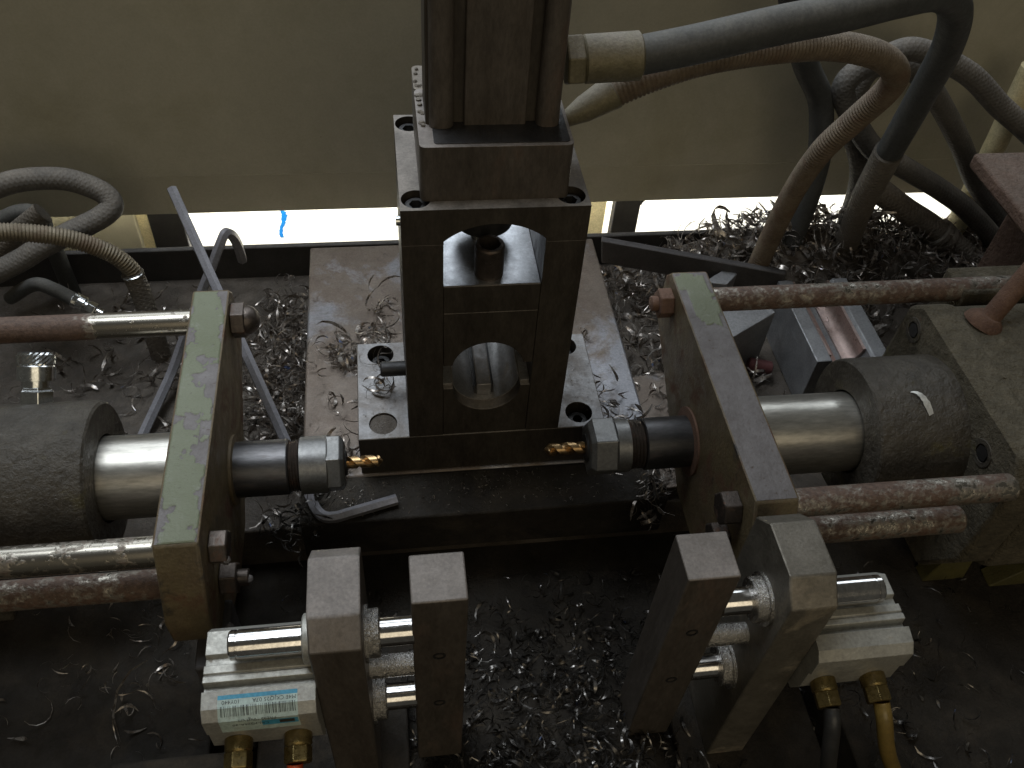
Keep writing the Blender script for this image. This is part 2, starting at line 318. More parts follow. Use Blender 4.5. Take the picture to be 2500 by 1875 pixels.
def tube_mesh(name, pts, rad, mat, parent=None, seg=20, ribs=None, n=8, org=None, flare=None):
    """swept tube with UV (length, angle); ribs = (pitch, depth) gives an armoured-conduit profile"""
    path = smooth_path(pts, n)
    if ribs:                                     # resample finely along the length
        L = [0.0]
        for a, b in zip(path, path[1:]): L.append(L[-1] + (b - a).length)
        m = int(L[-1] / ribs[0] * 4); new = []; j = 0
        for i in range(m + 1):
            t = L[-1] * i / m
            while j < len(L) - 2 and L[j + 1] < t: j += 1
            k = (t - L[j]) / max(1e-6, L[j + 1] - L[j]); new.append(path[j].lerp(path[j + 1], k))
        path = new
    org = Vector(parent['_org'] if parent is not None else (org or path[-1]))
    T = [(path[min(i + 1, len(path) - 1)] - path[max(i - 1, 0)]).normalized() for i in range(len(path))]
    u = T[0].orthogonal().normalized(); vs = []; fs = []; uvs = []; s = 0
    for i, p in enumerate(path):
        if i: s += (p - path[i - 1]).length
        u = (u - T[i] * u.dot(T[i])).normalized(); q = T[i].cross(u)
        r = rad if not callable(rad) else rad(i / (len(path) - 1))
        if ribs: r += (0.0, ribs[1], ribs[1], 0.0)[i % 4] - ribs[1] * 0.5
        for k in range(seg):
            a = 2 * math.pi * k / seg
            vs.append((p + (u * math.cos(a) + q * math.sin(a)) * r - org) * S); uvs.append((s * S, k / seg))
    nr = len(path)
    for i in range(nr - 1):
        for k in range(seg):
            fs.append((i * seg + k, i * seg + (k + 1) % seg, (i + 1) * seg + (k + 1) % seg, (i + 1) * seg + k))
    fs.append(tuple(reversed(range(seg)))); fs.append(tuple(range((nr - 1) * seg, nr * seg)))
    me = bpy.data.meshes.new(name); me.from_pydata(vs, [], fs)
    me.polygons.foreach_set('use_smooth', [True] * len(me.polygons))
    if not ribs: me.set_sharp_from_angle(angle=math.radians(60))
    uvl = me.uv_layers.new(name='UVMap')
    for pl in me.polygons:
        if len(pl.vertices) == 4:
            wrap = pl.vertices[1] % seg == 0 and pl.vertices[0] % seg == seg - 1
            for li, vi in zip(pl.loop_indices, pl.vertices):
                a, b = uvs[vi]
                uvl.data[li].uv = (a, 1.0 if (wrap and vi % seg == 0) else b)
    me.materials.append(mats[mat])
    o = bpy.data.objects.new(name, me); col.objects.link(o); o['_org'] = list(org)
    if parent is not None: o.parent = parent
    else: o.location = org * S
    return o

X, Y, Z = (1, 0, 0), (0, 1, 0), (0, 0, 1)
rnd = random.Random(7)

# ------------------------------------------------------------------ setting: bed, tray rim, cover, bright wall
DECK = -32.0; PIT = -72.0
structure(MB().box(-520, 620, -18, 240, DECK - 140, DECK).build('machine_bed', 'bed', bevel=1.5, org=(0, 100, DECK)))
structure(MB().box(-520, -168, -420, -18.2, DECK - 140, DECK).build('machine_bed_wing', 'shadedoilbed', bevel=1.5, org=(-300, -200, DECK)))
structure(MB().box(196, 620, -420, -18.2, DECK - 140, DECK).build('machine_bed_wing', 'shadedoilbed', bevel=1.5, org=(350, -200, DECK)))
structure(MB().box(-167.8, 195.8, -420, -18.2, PIT - 20, PIT).build('chip_pit_floor', 'shadedoilbed', org=(0, -200, PIT)))
structure(MB().box(-520, 620, 238, 243, -110, 0).build('tray_rim', 'rim', bevel=1.2, org=(0, 240, 0)))
cover = structure(MB().box(-600, 700, 280, 283, 42, 203).build('cover_panel', 'panel', org=(0, 281, 42)))
structure(MB().prism([(280.0, 41.7), (283, 41.7), (284.5, 4), (281.5, 4)], 'x', -600, 700).build('cover_panel_lip', 'panel', org=(0, 285, 5)))
structure(MB().box(-900, 1000, 420, 424, -420, 100).build('bright_wall', 'cream', org=(0, 422, -200)))
structure(MB().box(-900, 1000, 243, 424, -424, -420).build('floor', 'bed', org=(0, 330, -420)))
tag(MB().box(-262, -233, 306, 316, -300, 40).build('frame_post', 'black', bevel=1, org=(-247, 311, -300)), 'black steel post in the bright gap at the left', 'post', 'machine frame posts behind the tray')
tag(MB().box(157, 182, 306, 316, -300, 40).build('frame_post', 'black', bevel=1, org=(170, 311, -300)), 'black steel post in the bright gap right of the tower', 'post', 'machine frame posts behind the tray')
tag(MB().box(-272, -262.5, 308, 318, -300, 40).build('cream_post', 'creamdark', bevel=1, org=(-267, 311, -300)), 'narrow cream post beside the black post at far left', 'post')
tag(MB().box(120, 156.5, 330, 336, -300, 40).build('cream_board', 'creamdark', bevel=1, org=(140, 333, -300)), 'yellowish cream board showing between tower and black post', 'board')
tag(MB().box(-600, -273, 306, 316, -300, 40).build('side_sheet', 'panel', bevel=1, org=(-400, 311, -300)), 'dull beige sheet closing the gap at the far left', 'sheet')
rp = [(182.5, -20), (182.5, 12), (700, 12), (700, -12)]
corner = [(182.5 + 9 - 9 * math.sin(a), -21 + 9 * math.cos(a) - 0) for a in [i * math.pi / 16 for i in range(9)]]
rp = [(182.5, 12), (700, 12), (700, -12)] + corner
tag(MB().prism(rp, 'y', 306, 316).build('top_rail', 'black', bevel=0.6, org=(440, 311, -10)), 'dark rail with rounded corner over the bright gap at right', 'rail')
# blue paint mark on the bright wall
bm_ = MB(); zz = -90; pl_ = []; pr_ = []
for i in range(24):
    t = i / 23; cx = -166 + 4 * math.sin(t * 5) + 3 * t; wd = (6.5 - 3.5 * t) * rnd.uniform(0.7, 1.25)
    pl_.append((cx - wd * 0.5, zz - 44 * t)); pr_.append((cx + wd * 0.5 + rnd.uniform(-0.6, 1.4), zz - 44 * t))
vs_ = []; fs_ = []
for a, b in zip(pl_, pr_): vs_ += [(a[0], 419.6, a[1]), (b[0], 419.6, b[1])]
fs_ = [(2 * i, 2 * i + 1, 2 * i + 3, 2 * i + 2) for i in range(23)]
tag(bm_.add(vs_, fs_).build('paint_mark', 'blue', smooth=False, org=(-165, 420, -112)), 'blue brush mark on the bright wall left of the tower', 'paint mark')

# ------------------------------------------------------------------ base plate
bp = MB().box(-119, 120, -2, 236, DECK - 6, 0).build('base_plate', 'base', bevel=1.6, org=(0, 100, DECK))
MB().box(-119, 120, -37, -1.9, DECK - 6, -0.3).build('front_ledge', 'shadedoilbed', bp, bevel=1.6, label='oily front ledge of the plate, shade put into its dark colour')  # split from the plate so the foot's shade can sit in its colour
tag(bp, 'broad brown-grey steel base plate under the clamp tower', 'plate')

# ------------------------------------------------------------------ clamp tower
FT = 35.5
tw = thing('clamp_tower', (0, 43, 0), 'tall dark steel clamp tower with arched window and round hole', 'clamp')
MB_foot = MB()
def circle(cx, cy, r, n=28): return [(cx + r * math.cos(2 * math.pi * i / n), cy + r * math.sin(2 * math.pi * i / n)) for i in range(n)]
holes = [circle(sx * 64, y, 9.0) for sx in (-1, 1) for y in (12.5, 74)]
MB_foot.prism([(-80, 0), (80, 0), (80, 85.5), (-80, 85.5)], 'z', 0.05, FT, holes)
ft_ = MB_foot.build('foot', 'tower', tw, bevel=0.7)
MB().prism([(-79.4, 0.6), (79.4, 0.6), (79.4, 84.9), (-79.4, 84.9)], 'z', FT - 0.1, FT + 0.03, holes).build('ground_face', 'machined', ft_, smooth=False)
def cap_screw(parent, x, y, zt, r=6.8, dirt=False):
    b = MB(); b.lathe([(0, r), (7.0, r), (8, r - 1)], (x, y, zt - 8), Z, 28, cap=False)
    b.lathe([(0, r)], (x, y, zt - 8), Z, 28)
    ring = circle(x, y, r - 1, 28); hx = [(x + 3.6 * math.cos(math.pi / 3 * i), y + 3.6 * math.sin(math.pi / 3 * i)) for i in range(6)]
    n = len(b.v); b.prism(ring, 'z', zt - 0.02, zt, [hx])
    b.add([(p[0], p[1], zt - 6) for p in hx] + [(p[0], p[1], zt) for p in hx], [tuple(range(6))] + [(i, (i + 1) % 6, 6 + (i + 1) % 6, 6 + i) for i in range(6)])
    return b.build('cap_screw', 'black', parent)
for sx in (-1, 1):
    for y in (12.5, 74):
        if (sx, y) == (-1, 12.5): continue
        cap_screw(tw, sx * 64, y, FT - 7)
        MB().lathe([(0, 9.0), (0.5, 9.0)], (sx * 64, y, FT - 17), Z, 28).build('counterbore_floor', 'black', tw)
MB().lathe([(0, 8.9), (0.6, 8.4), (1.0, 5)], (-64, 12.5, FT - 2), Z, 28).build('swarf_plug', 'bed', tw, label='counterbore packed with dark grit and chips')
for sx in (-1, 1):
    MB().prism([(sx * 26.6, 0), (sx * 48, 0), (sx * 48, 87), (sx * 26.6, 87)], 'z', FT + 0.03, 189.98).build('side_column', 'tower', tw, bevel=0.25)
arc = [(26.5 * math.sin(a) / math.sin(0.75), 192 + (math.cos(a) - math.cos(0.75)) / (1 - math.cos(0.75)) * 10.4) for a in [0.75 - 1.5 * i / 20 for i in range(21)]]
tp = [(-48, 190), (-48, 204), (48, 204), (48, 190), (26.5, 190)] + arc + [(-26.5, 190)]
MB().prism(tp, 'y', 0, 22).build('arch_plate', 'tower', tw)
for sx in (-1, 1): MB().prism([(sx * 27, 22), (sx * 48, 22), (sx * 48, 87), (sx * 27, 87)], 'z', 190, 204).build('arch_plate', 'tower', tw)
TB = ((-39.8, 9.3), (39.0, 9.3), (-40, 78), (39, 78))
slab_ = [(-48, 0), (48, 0), (48, 87), (30, 87), (30, 40), (-30, 40), (-30, 87), (-48, 87)]
MB().prism(slab_, 'z', 204.0, 212, [circle(x, y, 7.5) for x, y in TB]).build('top_plate', 'tower', tw)
for x, y in TB:
    cap_screw(tw, x, y, 209, 6.2)
# the two jaws between the columns, and what sits on the upper one
upper = [(-26.4, 141.3), (-26.4, 160.5), (26.4, 160.5), (26.4, 141.3)]
MB().prism(upper, 'y', 0.4, 86).build('jaw_cap', 'tower', tw, bevel=0.2)
ua = [(21 * math.sin(a) / math.sin(1.4), 99 + (math.cos(a) - math.cos(1.4)) / (1 - math.cos(1.4)) * 17.8) for a in [1.4 - 2.8 * i / 28 for i in range(29)]]
MB().prism([(-26.4, 99), (-26.4, 141), (26.4, 141), (26.4, 99)] + ua, 'y', 0.4, 86).build('upper_jaw', 'tower', tw, bevel=0.3)
la = [(20.5 * math.cos(a), 79 - 20.8 * math.sin(a)) for a in [math.pi - math.pi * i / 28 for i in range(29)]]
MB().prism([(-26.4, FT + 0.1), (-26.4, 79)] + la + [(26.4, 79), (26.4, FT + 0.1)], 'y', 0.4, 86).build('lower_jaw', 'tower', tw, bevel=0.3)
MB().box(-26.3, 26.3, 1.5, 85.8, 160.45, 160.6).build('jaw_top_face', 'jawtop', tw, smooth=False)
lb = [(20.45 * math.cos(a), 79 - 20.75 * math.sin(a)) for a in [math.pi - math.pi * i / 28 for i in range(29)]]
lb2 = [(20.0 * math.cos(a), 79 - 20.2 * math.sin(a)) for a in [math.pi * i / 28 for i in range(29)]]
MB().prism(lb + lb2, 'y', 8, 86).build('bore_liner', 'bore', tw)
lk = MB().box(-4.6, 4.6, 12, 84, 58.9, 68.5).build('locating_key', 'machined', tw, bevel=0.8)
for x in (-6.0, 4.7): MB().box(x, x + 1.3, 13, 84, 58.9, 66.5).build('key_seat', 'black', lk)
for sx in (-1, 1): MB().prism([(sx * 21, 4), (sx * 26.4, 4), (sx * 26.4, 86), (sx * 21, 86)], 'z', 79.02, 80.2).build('parting_strip', 'bore', tw)
b = MB().lathe([(0, 8.0), (19, 8.0), (20, 7.2), (20, 5.6), (8, 5.6)], (-1, 11.5, 160.65), Z, 32, cap=False); b.build('bushing', 'nut', tw)
b = MB().lathe([(0, 12), (0, 16.5), (10, 16.5), (11, 12), (40, 12)], (-1, 44, 171.5), Z, 32); b.build('piston_coupling', 'black', tw)
MB().lathe([(0, 7), (10, 7)], (-1, 44, 160.6), Z, 24).build('coupling_stud', 'chromeoil', tw)
b = MB().lathe([(0, 4.9), (15, 4.9), (16, 4.2)], (-48, 40, 57), (-1, 0, 0), 24); b.build('side_bolt', 'black', tw)
b = MB().lathe([(0, 2.6), (2.2, 2.6)], (-48, 8, 200), (-1, 0, 0), 16); b.build('side_pin', 'nickel', tw)

# ------------------------------------------------------------------ vertical hydraulic cylinder on the tower
hc = thing('hydraulic_cylinder', (0, 45, 212), 'square brown hydraulic cylinder rising from the top of the clamp tower', 'cylinder')
def rrect(x0, x1, y0, y1, r, n=5):
    out = []
    for cx, cy, a0 in ((x1 - r, y1 - r, 0), (x0 + r, y1 - r, 1), (x0 + r, y0 + r, 2), (x1 - r, y0 + r, 3)):
        out += [(cx + r * math.cos(math.pi / 2 * (a0 + i / n)), cy + r * math.sin(math.pi / 2 * (a0 + i / n))) for i in range(n + 1)]
    return out
MB().prism(rrect(-37.6, 37.2, 7, 60, 3), 'z', 212.06, 243).build('end_flange', 'clamp', hc, bevel=1.2)
MB().prism(rrect(-37.6, -30, 59, 84, 3), 'z', 212.06, 242.9).build('side_lug', 'dustyhose', hc, bevel=1.2)
MB().prism(rrect(-30.5, 35.5, 9.5, 58, 2), 'z', 242.8, 243.5).build('oily_grime', 'black', hc, bevel=0.3)
MB().prism(rrect(-15, 15.5, 25, 56, 1), 'z', 243, 520).build('barrel', 'clamp', hc)
MB().prism(rrect(-26, 26, 28, 54, 1), 'z', 243.02, 520).build('inner_barrel', 'tower', hc)
for x0, x1 in ((-32, -20), (20.5, 32.2)):
    for y0, y1 in ((22, 36), (45, 58)):
        MB().prism(rrect(x0, x1, y0, y1, 4.5), 'z', 243.04, 520).build('corner_rib', 'clamp', hc)
MB().prism(rrect(-33.5, -30.5, 27, 54, 1), 'z', 243.06, 520).build('side_strip', 'tower', hc)
gl = random.Random(21)
for i in range(14):
    MB().lathe([(0, gl.uniform(1.0, 2.2)), (0.9, gl.uniform(.8, 1.6)), (1.4, 0.3)], (gl.uniform(-36.5, -34.5), gl.uniform(12, 80), 242.9), (gl.uniform(-.3, .3), gl.uniform(-.3, .3), 1), 7).build('grit_lump', 'dustyhose', hc)

# ------------------------------------------------------------------ drilling heads
AY, AZ = -33.0, 56.0
PL = [(57, 115), (64, 107), (66, 74), (42, 60), (8, 40), (-38, 12), (-80, 12), (-120, 30), (-139, 58), (-140, 76), (-120, 115)]
def ragged(poly, amt, step):
    out = []
    for i, p in enumerate(poly):
        q = poly[(i + 1) % len(poly)]; n = max(1, int(math.dist(p, q) / step))
        for k in range(n):
            t = k / n; out.append((p[0] + (q[0] - p[0]) * t + (rnd.uniform(-amt, amt) if k else 0), p[1] + (q[1] - p[1]) * t + (rnd.uniform(-amt, amt) if k else 0)))
    return out
def tool_plate(parent, x0, x1, top, label):
    b = MB().prism(PL, 'x', x0, x1); o = b.build('tool_plate', 'plateside', parent, bevel=1.4, label=label)
    # painted upper edge: the paint film stands proud of the steel and has flaked away in places
    nx, ny = 34, 300; vs = []; fs = []; at_ = []
    for j in range(ny + 1):
        for i in range(nx + 1):
            fx = i / nx; x = x0 + 0.9 + (x1 - x0 - 1.8) * fx; y = -119.0 + 175.0 * j / ny
            q = Vector((x * 0.055, y * 0.055, 3.1 if top == 'left' else 9.4))
            n = mnoise.fractal(q, 0.75, 2.0, 6) + 0.35 * mnoise.noise(q * 4.3)
            rim = max(0.0, 1 - min(fx, 1 - fx) * 9)
            if top == 'left': pk = n + 0.36 - 0.85 * rim * (0.5 + mnoise.noise(Vector((x * .3, y * .11, 1)))) - (0.30 if x > x1 - 6 else 0)
            else: pk = n * 0.8 + 0.55 - abs((y - 33) / 26) ** 2.4 - (0.55 if fx < 0.22 or fx > 0.86 else 0)
            pk = min(1, max(0, pk / 0.09 + 0.5)); at_.append(pk)
            e = i in (0, nx) or j in (0, ny)
            vs.append((x, y, 115.02 if e else 115.10 + 0.50 * pk + 0.10 * mnoise.noise(Vector((x * .9, y * .9, 2)))))
    for j in range(ny):
        for i in range(nx): k = j * (nx + 1) + i; fs.append((k, k + 1, k + nx + 2, k + nx + 1))
    pe = MB().add(vs, fs).build('painted_edge', 'flaking', o, sharp=180)
    a = pe.data.attributes.new('paint', 'FLOAT', 'POINT'); a.data.foreach_set('value', at_)
    return o
def hexnut(parent, x, y, z, r, h, d, mat, name='hex_nut', dome=0, stub=0):
    b = MB().lathe([(0, r * 0.97), (0.8, r), (h - 0.8, r), (h, r * 0.93)], (x, y, z), d, 6, math.pi / 6 if True else 0)
    o = b.build(name, mat, parent, smooth=False, bevel=0.5)
    if dome:
        MB().lathe([(h - 0.3, dome)] + [(h + dome * 0.9 * math.sin(a), dome * math.cos(a)) for a in [i * math.pi / 16 for i in range(1, 8)]], (x, y, z), d, 24).build('dome', mat, o)
    if stub:
        MB().lathe([(h - 0.3, r * 0.5), (h + stub, r * 0.5), (h + stub + 0.6, r * 0.4)], (x, y, z), d, 16).build('thread_stub', mat, o)
    return o

# left head
lh = thing('drilling_unit', (-230, AY, DECK), 'left drilling unit with chipped green tool plate and rusty guide rods', 'drilling unit', 'opposed drilling heads')
tool_plate(lh, -171, -150, 'left', 'green painted plate, paint chipped along its edges')
MB().lathe([(0, 24), (60, 24)], (-222, AY, AZ), X, 64).build('quill', 'quill', lh)
h = MB().lathe([(0, 45), (190, 45), (192.5, 44), (193.5, 42.5), (193.5, 25.5), (186, 25.5)], (-413, AY, AZ), X, 72, cap=False).build('housing', 'housing', lh)
MB().lathe([(0, 25.5), (2, 25.5)], (-229, AY, AZ), X, 48).build('seal_ring', 'black', h)
for (y, z, m) in ((45, 101, 'rodLF'), (-107, 91, 'rodLN'), (-108, 62, 'rodLL')):
    MB().lathe([(0, 7.8), (250, 7.8)], (-421, y, z), X, 36).build('guide_rod', m, lh)
hexnut(lh, -149.9, 45, 101, 11.0, 8.5, X, 'nut', 'acorn_nut', dome=9.0)
hexnut(lh, -149.9, -107, 91, 9.0, 9, X, 'nut', 'hex_nut')
hexnut(lh, -149.9, -108, 62, 9.0, 9, X, 'nut', 'hex_nut', stub=5)
MB().lathe([(0, 20.5), (1.5, 20.5), (1.8, 18.5)], (-150, AY, AZ), X, 48).build('collar', 'plateside', lh)
MB().box(-162, -146, -150, -112, DECK - 30, 48).build('stop_bracket', 'darkbar', lh, bevel=1.5)
for i in range(3):
    p = ((-143.0, -113.5, 88), (-136.5, -109, 61), (-147.0, -128, 46.5))[i]
    MB().lathe([(0, 1.0), (1.4, 2.6), (3.5, 2.0), (4.2, .5)], p, (0.5, -0.4, 1), 7).build('weld_blob', 'weld', lh)
MB().prism([(-70, DECK), (4, DECK), (-8, 22), (-58, 22)], 'x', -400, -290).build('saddle', 'housing', lh, bevel=2)

# right head
rh = thing('drilling_unit', (250, AY, DECK), 'right drilling unit with bare grey tool plate and dusty flanged casting', 'drilling unit', 'opposed drilling heads')
tool_plate(rh, 122.5, 146, 'right', 'bare steel plate with a last patch of green paint')
MB().lathe([(0, 25), (85, 25)], (146, AY, AZ), X, 64).build('quill', 'quill', rh)
h = MB().lathe([(6, 26.5), (0, 26.5), (0, 44.5), (1, 45.6), (3, 46), (57, 46)], (224, AY, AZ), X, 72, cap=False).build('housing', 'housing', rh)
MB().lathe([(0, 26.5), (2, 26.5)], (230, AY, AZ), X, 48).build('seal_ring', 'black', h)
fl = MB().prism([(-112, 20), (-112, 96), (-102, 110), (22, 110), (33, 100), (36, 30), (10, -20), (-90, -20)], 'x', 280, 302).build('flange', 'casting', rh, bevel=3)
for y, z in ((18, 92), (-80, 88)):
    MB().lathe([(0, 8.6), (0.6, 8.4), (0.6, 5.6), (-2, 5.2)], (280, y, z), (-1, 0, 0), 28).build('flange_bolt', 'housing', rh)
    MB().lathe([(0, 5.0), (0.4, 5.0)], (279.9, y, z), (-1, 0, 0), 6).build('bolt_socket', 'black', rh)
MB().prism([(-112, 10), (-112, 92), (-100, 107), (22, 107), (34, 96), (34, 0), (-60, DECK)], 'x', 302, 470).build('casting', 'casting', rh, bevel=4)
MB().box(318, 470, 36, 62, 40, 106).build('rear_boss', 'casting', rh, bevel=2)
for i in range(26):
    x = rnd.uniform(285, 420); y = rnd.uniform(-95, 20)
    MB().lathe([(0, rnd.uniform(1.5, 4)), (0.8, rnd.uniform(1, 2.5)), (1.2, 0.4)], (x, y, 106.6 if x > 302 else 109.6), (rnd.uniform(-.2, .2), rnd.uniform(-.2, .2), 1), 8).build('grit_lump', 'casting', fl) if i < 12 else None
for (y, z, m, x1) in ((45, 101, 'rodRF', 470), (-107, 92, 'rodRN', 281), (-108, 64, 'rodRN', 262)):
    MB().lathe([(0, 7.8), (x1 - 146, 7.8), (x1 - 144.5, 6.5)], (146, y, z), X, 36).build('guide_rod', m, rh)
hexnut(rh, 122.4, 45, 100, 9.8, 9, (-1, 0, 0), 'rustnut', 'hex_nut', stub=4)
hexnut(rh, 122.4, -107, 92, 9.8, 10, (-1, 0, 0), 'nut', 'hex_nut')
hexnut(rh, 122.4, -108, 64, 9.8, 9, (-1, 0, 0), 'nut', 'hex_nut')
MB().lathe([(0, 21.5), (1.2, 21.5), (1.6, 19.5)], (122.5, AY, AZ), (-1, 0, 0), 48).build('collar', 'rustnut', rh)
MB().prism([(286, DECK), (316, DECK), (308, 22), (298, 22)], 'y', -96, -84).build('support_rib', 'yellowgreen', rh, bevel=1)
MB().prism([(330, DECK), (440, DECK), (440, 40), (390, 30)], 'y', -104, -90).build('support_rib', 'yellowgreen', rh, bevel=1)
pp_ = MB().lathe([(-30, 6.3), (70, 6.3)], (326, 12, 118), (0.52, 0.30, 0.80), 28).build('grease_pipe', 'rust', rh)
MB().lathe([(0, 13), (3, 12), (7, 7.5)], (317, 8, 105), (0.30, 0.10, 0.95), 20).build('pipe_boss', 'rust', pp_)

# collet chucks and drills
def chuck(name, x0, d, L0, L1, hexfirst, label):
    t = thing(name, (x0, AY, AZ), label, 'collet chuck', 'collet chucks on the drilling axis')
    sx = d[0]
    if not hexfirst:      # left
        MB().lathe([(0, 16.3), (31, 16.3), (31.8, 15.6)], (x0, AY, AZ), d, 56).build('shank', 'shank', t)
        MB().lathe([(31, 14.2)] + [(31.6 + i * 0.8, 15.2 if i % 2 else 14.2) for i in range(9)], (x0, AY, AZ), d, 48).build('thread', 'nut', t)
        n = MB().lathe([(38, 15.5), (38.4, 16.9), (53.6, 16.9), (54, 16.5)], (x0, AY, AZ), d, 56).build('collet_nut', 'collet', t)
        MB().lathe([(53.2, 17.4), (61, 17.4), (63.2, 15.0), (63.2, 5)], (x0, AY, AZ), d, 6, math.pi / 6).build('hex_end', 'collet', n, smooth=False, bevel=0.5)
        MB().lathe([(63.0, 8), (64.5, 7.2), (64.5, 3)], (x0, AY, AZ), d, 32).build('collet_face', 'black', t)
    else:
        MB().lathe([(0, 16.0), (29, 16.0), (29.6, 15.2)], (x0, AY, AZ), d, 56).build('shank', 'shank', t)
        MB().lathe([(29, 13.8)] + [(29.6 + i * 1.05, 15.0 if i % 2 else 13.8) for i in range(10)], (x0, AY, AZ), d, 48).build('thread', 'nut', t)
        n = MB().lathe([(39, 15), (39.4, 16.6), (47.5, 16.6)], (x0, AY, AZ), d, 56).build('collet_nut', 'collet', t)
        MB().lathe([(47.0, 16.4), (48.2, 18.6), (61, 18.6), (64.0, 15.8), (64.0, 5)], (x0, AY, AZ), d, 6, math.pi / 6).build('hex_end', 'collet', n, smooth=False, bevel=0.7)
        MB().lathe([(63.8, 9), (65.2, 8), (65.2, 3)], (x0, AY, AZ), d, 32).build('collet_face', 'black', t)
    return t
chuck('collet_chuck', -150, X, 0, 0, False, 'left collet chuck with a mostly round nut, beside the green plate')
chuck('collet_chuck', 122.4, (-1, 0, 0), 0, 0, True, 'right collet chuck with large hexagon nut and exposed thread')
def drill(x0, sx, L, r, label, ph):
    b = MB(); n = 30; seg = 24; vs = []; fs = []
    for j in range(n + 1):
        t = j / n; tw_ = t * L / (r * 5.2) * 2 * math.pi + ph
        tip = max(0, (t - 0.88) / 0.12); rr = r * (1 - 0.92 * tip)
        for k in range(seg):
            a = 2 * math.pi * k / seg
            q = rr * (1 - 0.52 * max(0, math.sin(2 * a)) ** 1.3)
            vs.append((x0 + sx * L * t, AY + q * math.cos(a + sx * tw_), AZ + q * math.sin(a + sx * tw_)))
    for j in range(n):
        for k in range(seg): fs.append((j * seg + k, j * seg + (k + 1) % seg, (j + 1) * seg + (k + 1) % seg, (j + 1) * seg + k))
    fs += [tuple(range(seg)), tuple(range(n * seg, n * seg + seg))]
    tag(b.add(vs, fs).build('drill_bit', 'tin', sharp=50, org=(x0, AY, AZ)), label, 'drill bit', 'gold coated twist drills')
drill(-86.5, 1, 22, 3.7, 'gold twist drill bit held in the left chuck', 0.4)
drill(57.0, -1, 25, 3.9, 'copper-gold twist drill bit held in the right chuck', 1.6)

# ------------------------------------------------------------------ front clamps (air cylinder, octagonal support plate, pusher bar)
OCT = [(-148, 140), (-176.5, 140), (-187.5, 129), (-187.5, -44), (-137, -44), (-137, 129)]
GY, GZ, PZ, LZ = -168.0, 105.5, 71.0, 35.0
CYL = [(-156, 97), (-167.5, 97), (-168.2, 94.2), (-171.8, 94.2), (-172.5, 97), (-176.4, 97), (-176.7, 96.2), (-177.3, 96.2), (-177.6, 97),
       (-180.6, 97), (-181, 92.6), (-184.2, 92.6), (-184.6, 97), (-192, 95.2), (-196, 90.5), (-196, 78), (-194.6, 77), (-194.6, 62), (-190, 50), (-157, 50), (-151, 60), (-151, 90)]
def clamp(name, cx, sx, mat, label, mats2):
    """sx = +1: cylinder on the left (-x) and pusher on the right; built around x = cx (plate face towards the pusher)"""
    def bx(a, b): return (min(cx + sx * a, cx + sx * b), max(cx + sx * a, cx + sx * b))
    t = thing(name, (cx, -165, -44), label, 'clamp', 'front clamping fixtures')
    x0, x1 = bx(-22.3, 0)
    MB().prism(OCT, 'x', x0, x1).build('support_plate', mat, t, bevel=0.9)
    x0, x1 = bx(21, 45.5)
    bar = MB().prism([(-149.5, 139), (-173.5, 139), (-173.5, -40), (-149.5, -40)], 'x', x0, x1).build('pusher_bar', mats2, t, bevel=0.9)
    for z in (88, 35):
        MB().lathe([(0, 3.0), (0.5, 3.0), (0.5, 2.0), (-2, 2.0)], (cx + sx * 33, -173.4, z), (0, -1, 0), 18).build('bolt_hole', 'black', bar)
    d = (sx, 0, 0)
    for z, tail in ((GZ, 37), (LZ, 37)):
        MB().lathe([(0, 5.9), (0.8, 6.6), (3, 6.6), (3.2, 6.2), (3.8, 6.2), (4, 6.6), (tail + 44, 6.6)], (cx - sx * (22.3 + tail), GY, z), d, 40).build('guide_rod', 'chrome', t)
        MB().lathe([(0, 10.5), (0.6, 11.2), (4.6, 11.2)], (cx - sx * 27.2, GY, z), d, 40).build('bushing_collar', 'alu', t)
        MB().lathe([(0, 13), (1.6, 13), (1.6, 11), (6.2, 11), (6.8, 10.3)], (cx, GY, z), d, 40).build('bushing_flange', 'chromeoil', t)
    MB().lathe([(0, 5.6), (21.2, 5.6)], (cx, GY, PZ), d, 36).build('piston_rod', 'chromeoil', t)
    x0, x1 = bx(-70, 16)
    MB().box(x0, x1, -215, -125, -60, -44.05).build('mounting_foot', 'shadedoilbed', t, bevel=1.2)
    return t
lc = clamp('pneumatic_clamp', -74.2, 1, 'clamp', 'left front clamp with brown octagon-topped plate and pusher bar', 'clamp')
rc = clamp('pneumatic_clamp', 113.6, -1, 'clampR', 'right front clamp with tan octagon-topped plate and brown pusher bar', 'clamp')

def air_cylinder(cx, sx, L, label):
    t = thing('air_cylinder', (cx - sx * 45, -172, 50), label, 'air cylinder', 'aluminium air cylinders of the front clamps')
    a, b = sorted((cx - sx * 22.4, cx - sx * (22.4 + L)))
    MB().prism(CYL, 'x', a, b).build('body', 'alu', t, bevel=0.5)
    for k in (0.24, 0.78):
        x = cx - sx * (22.4 + L * (1 - k))
        MB().lathe([(0, 6.3), (5.5, 6.3), (6.5, 5.6)], (x, -193.5, 66), (0.0, -1, -0.22), 28).build('fitting_body', 'brass', t)
        MB().lathe([(6, 5.8), (6.8, 6.4), (13, 6.4), (13.8, 5.8)], (x, -193.5, 66), (0.0, -1, -0.22), 6).build('fitting_nut', 'brass', t, smooth=False, bevel=0.35)
    return t
la_ = air_cylinder(-74.2, 1, 49, 'left aluminium air cylinder with blue barcode sticker')
ra_ = air_cylinder(113.6, -1, 48, 'right aluminium air cylinder with plain bright faces')

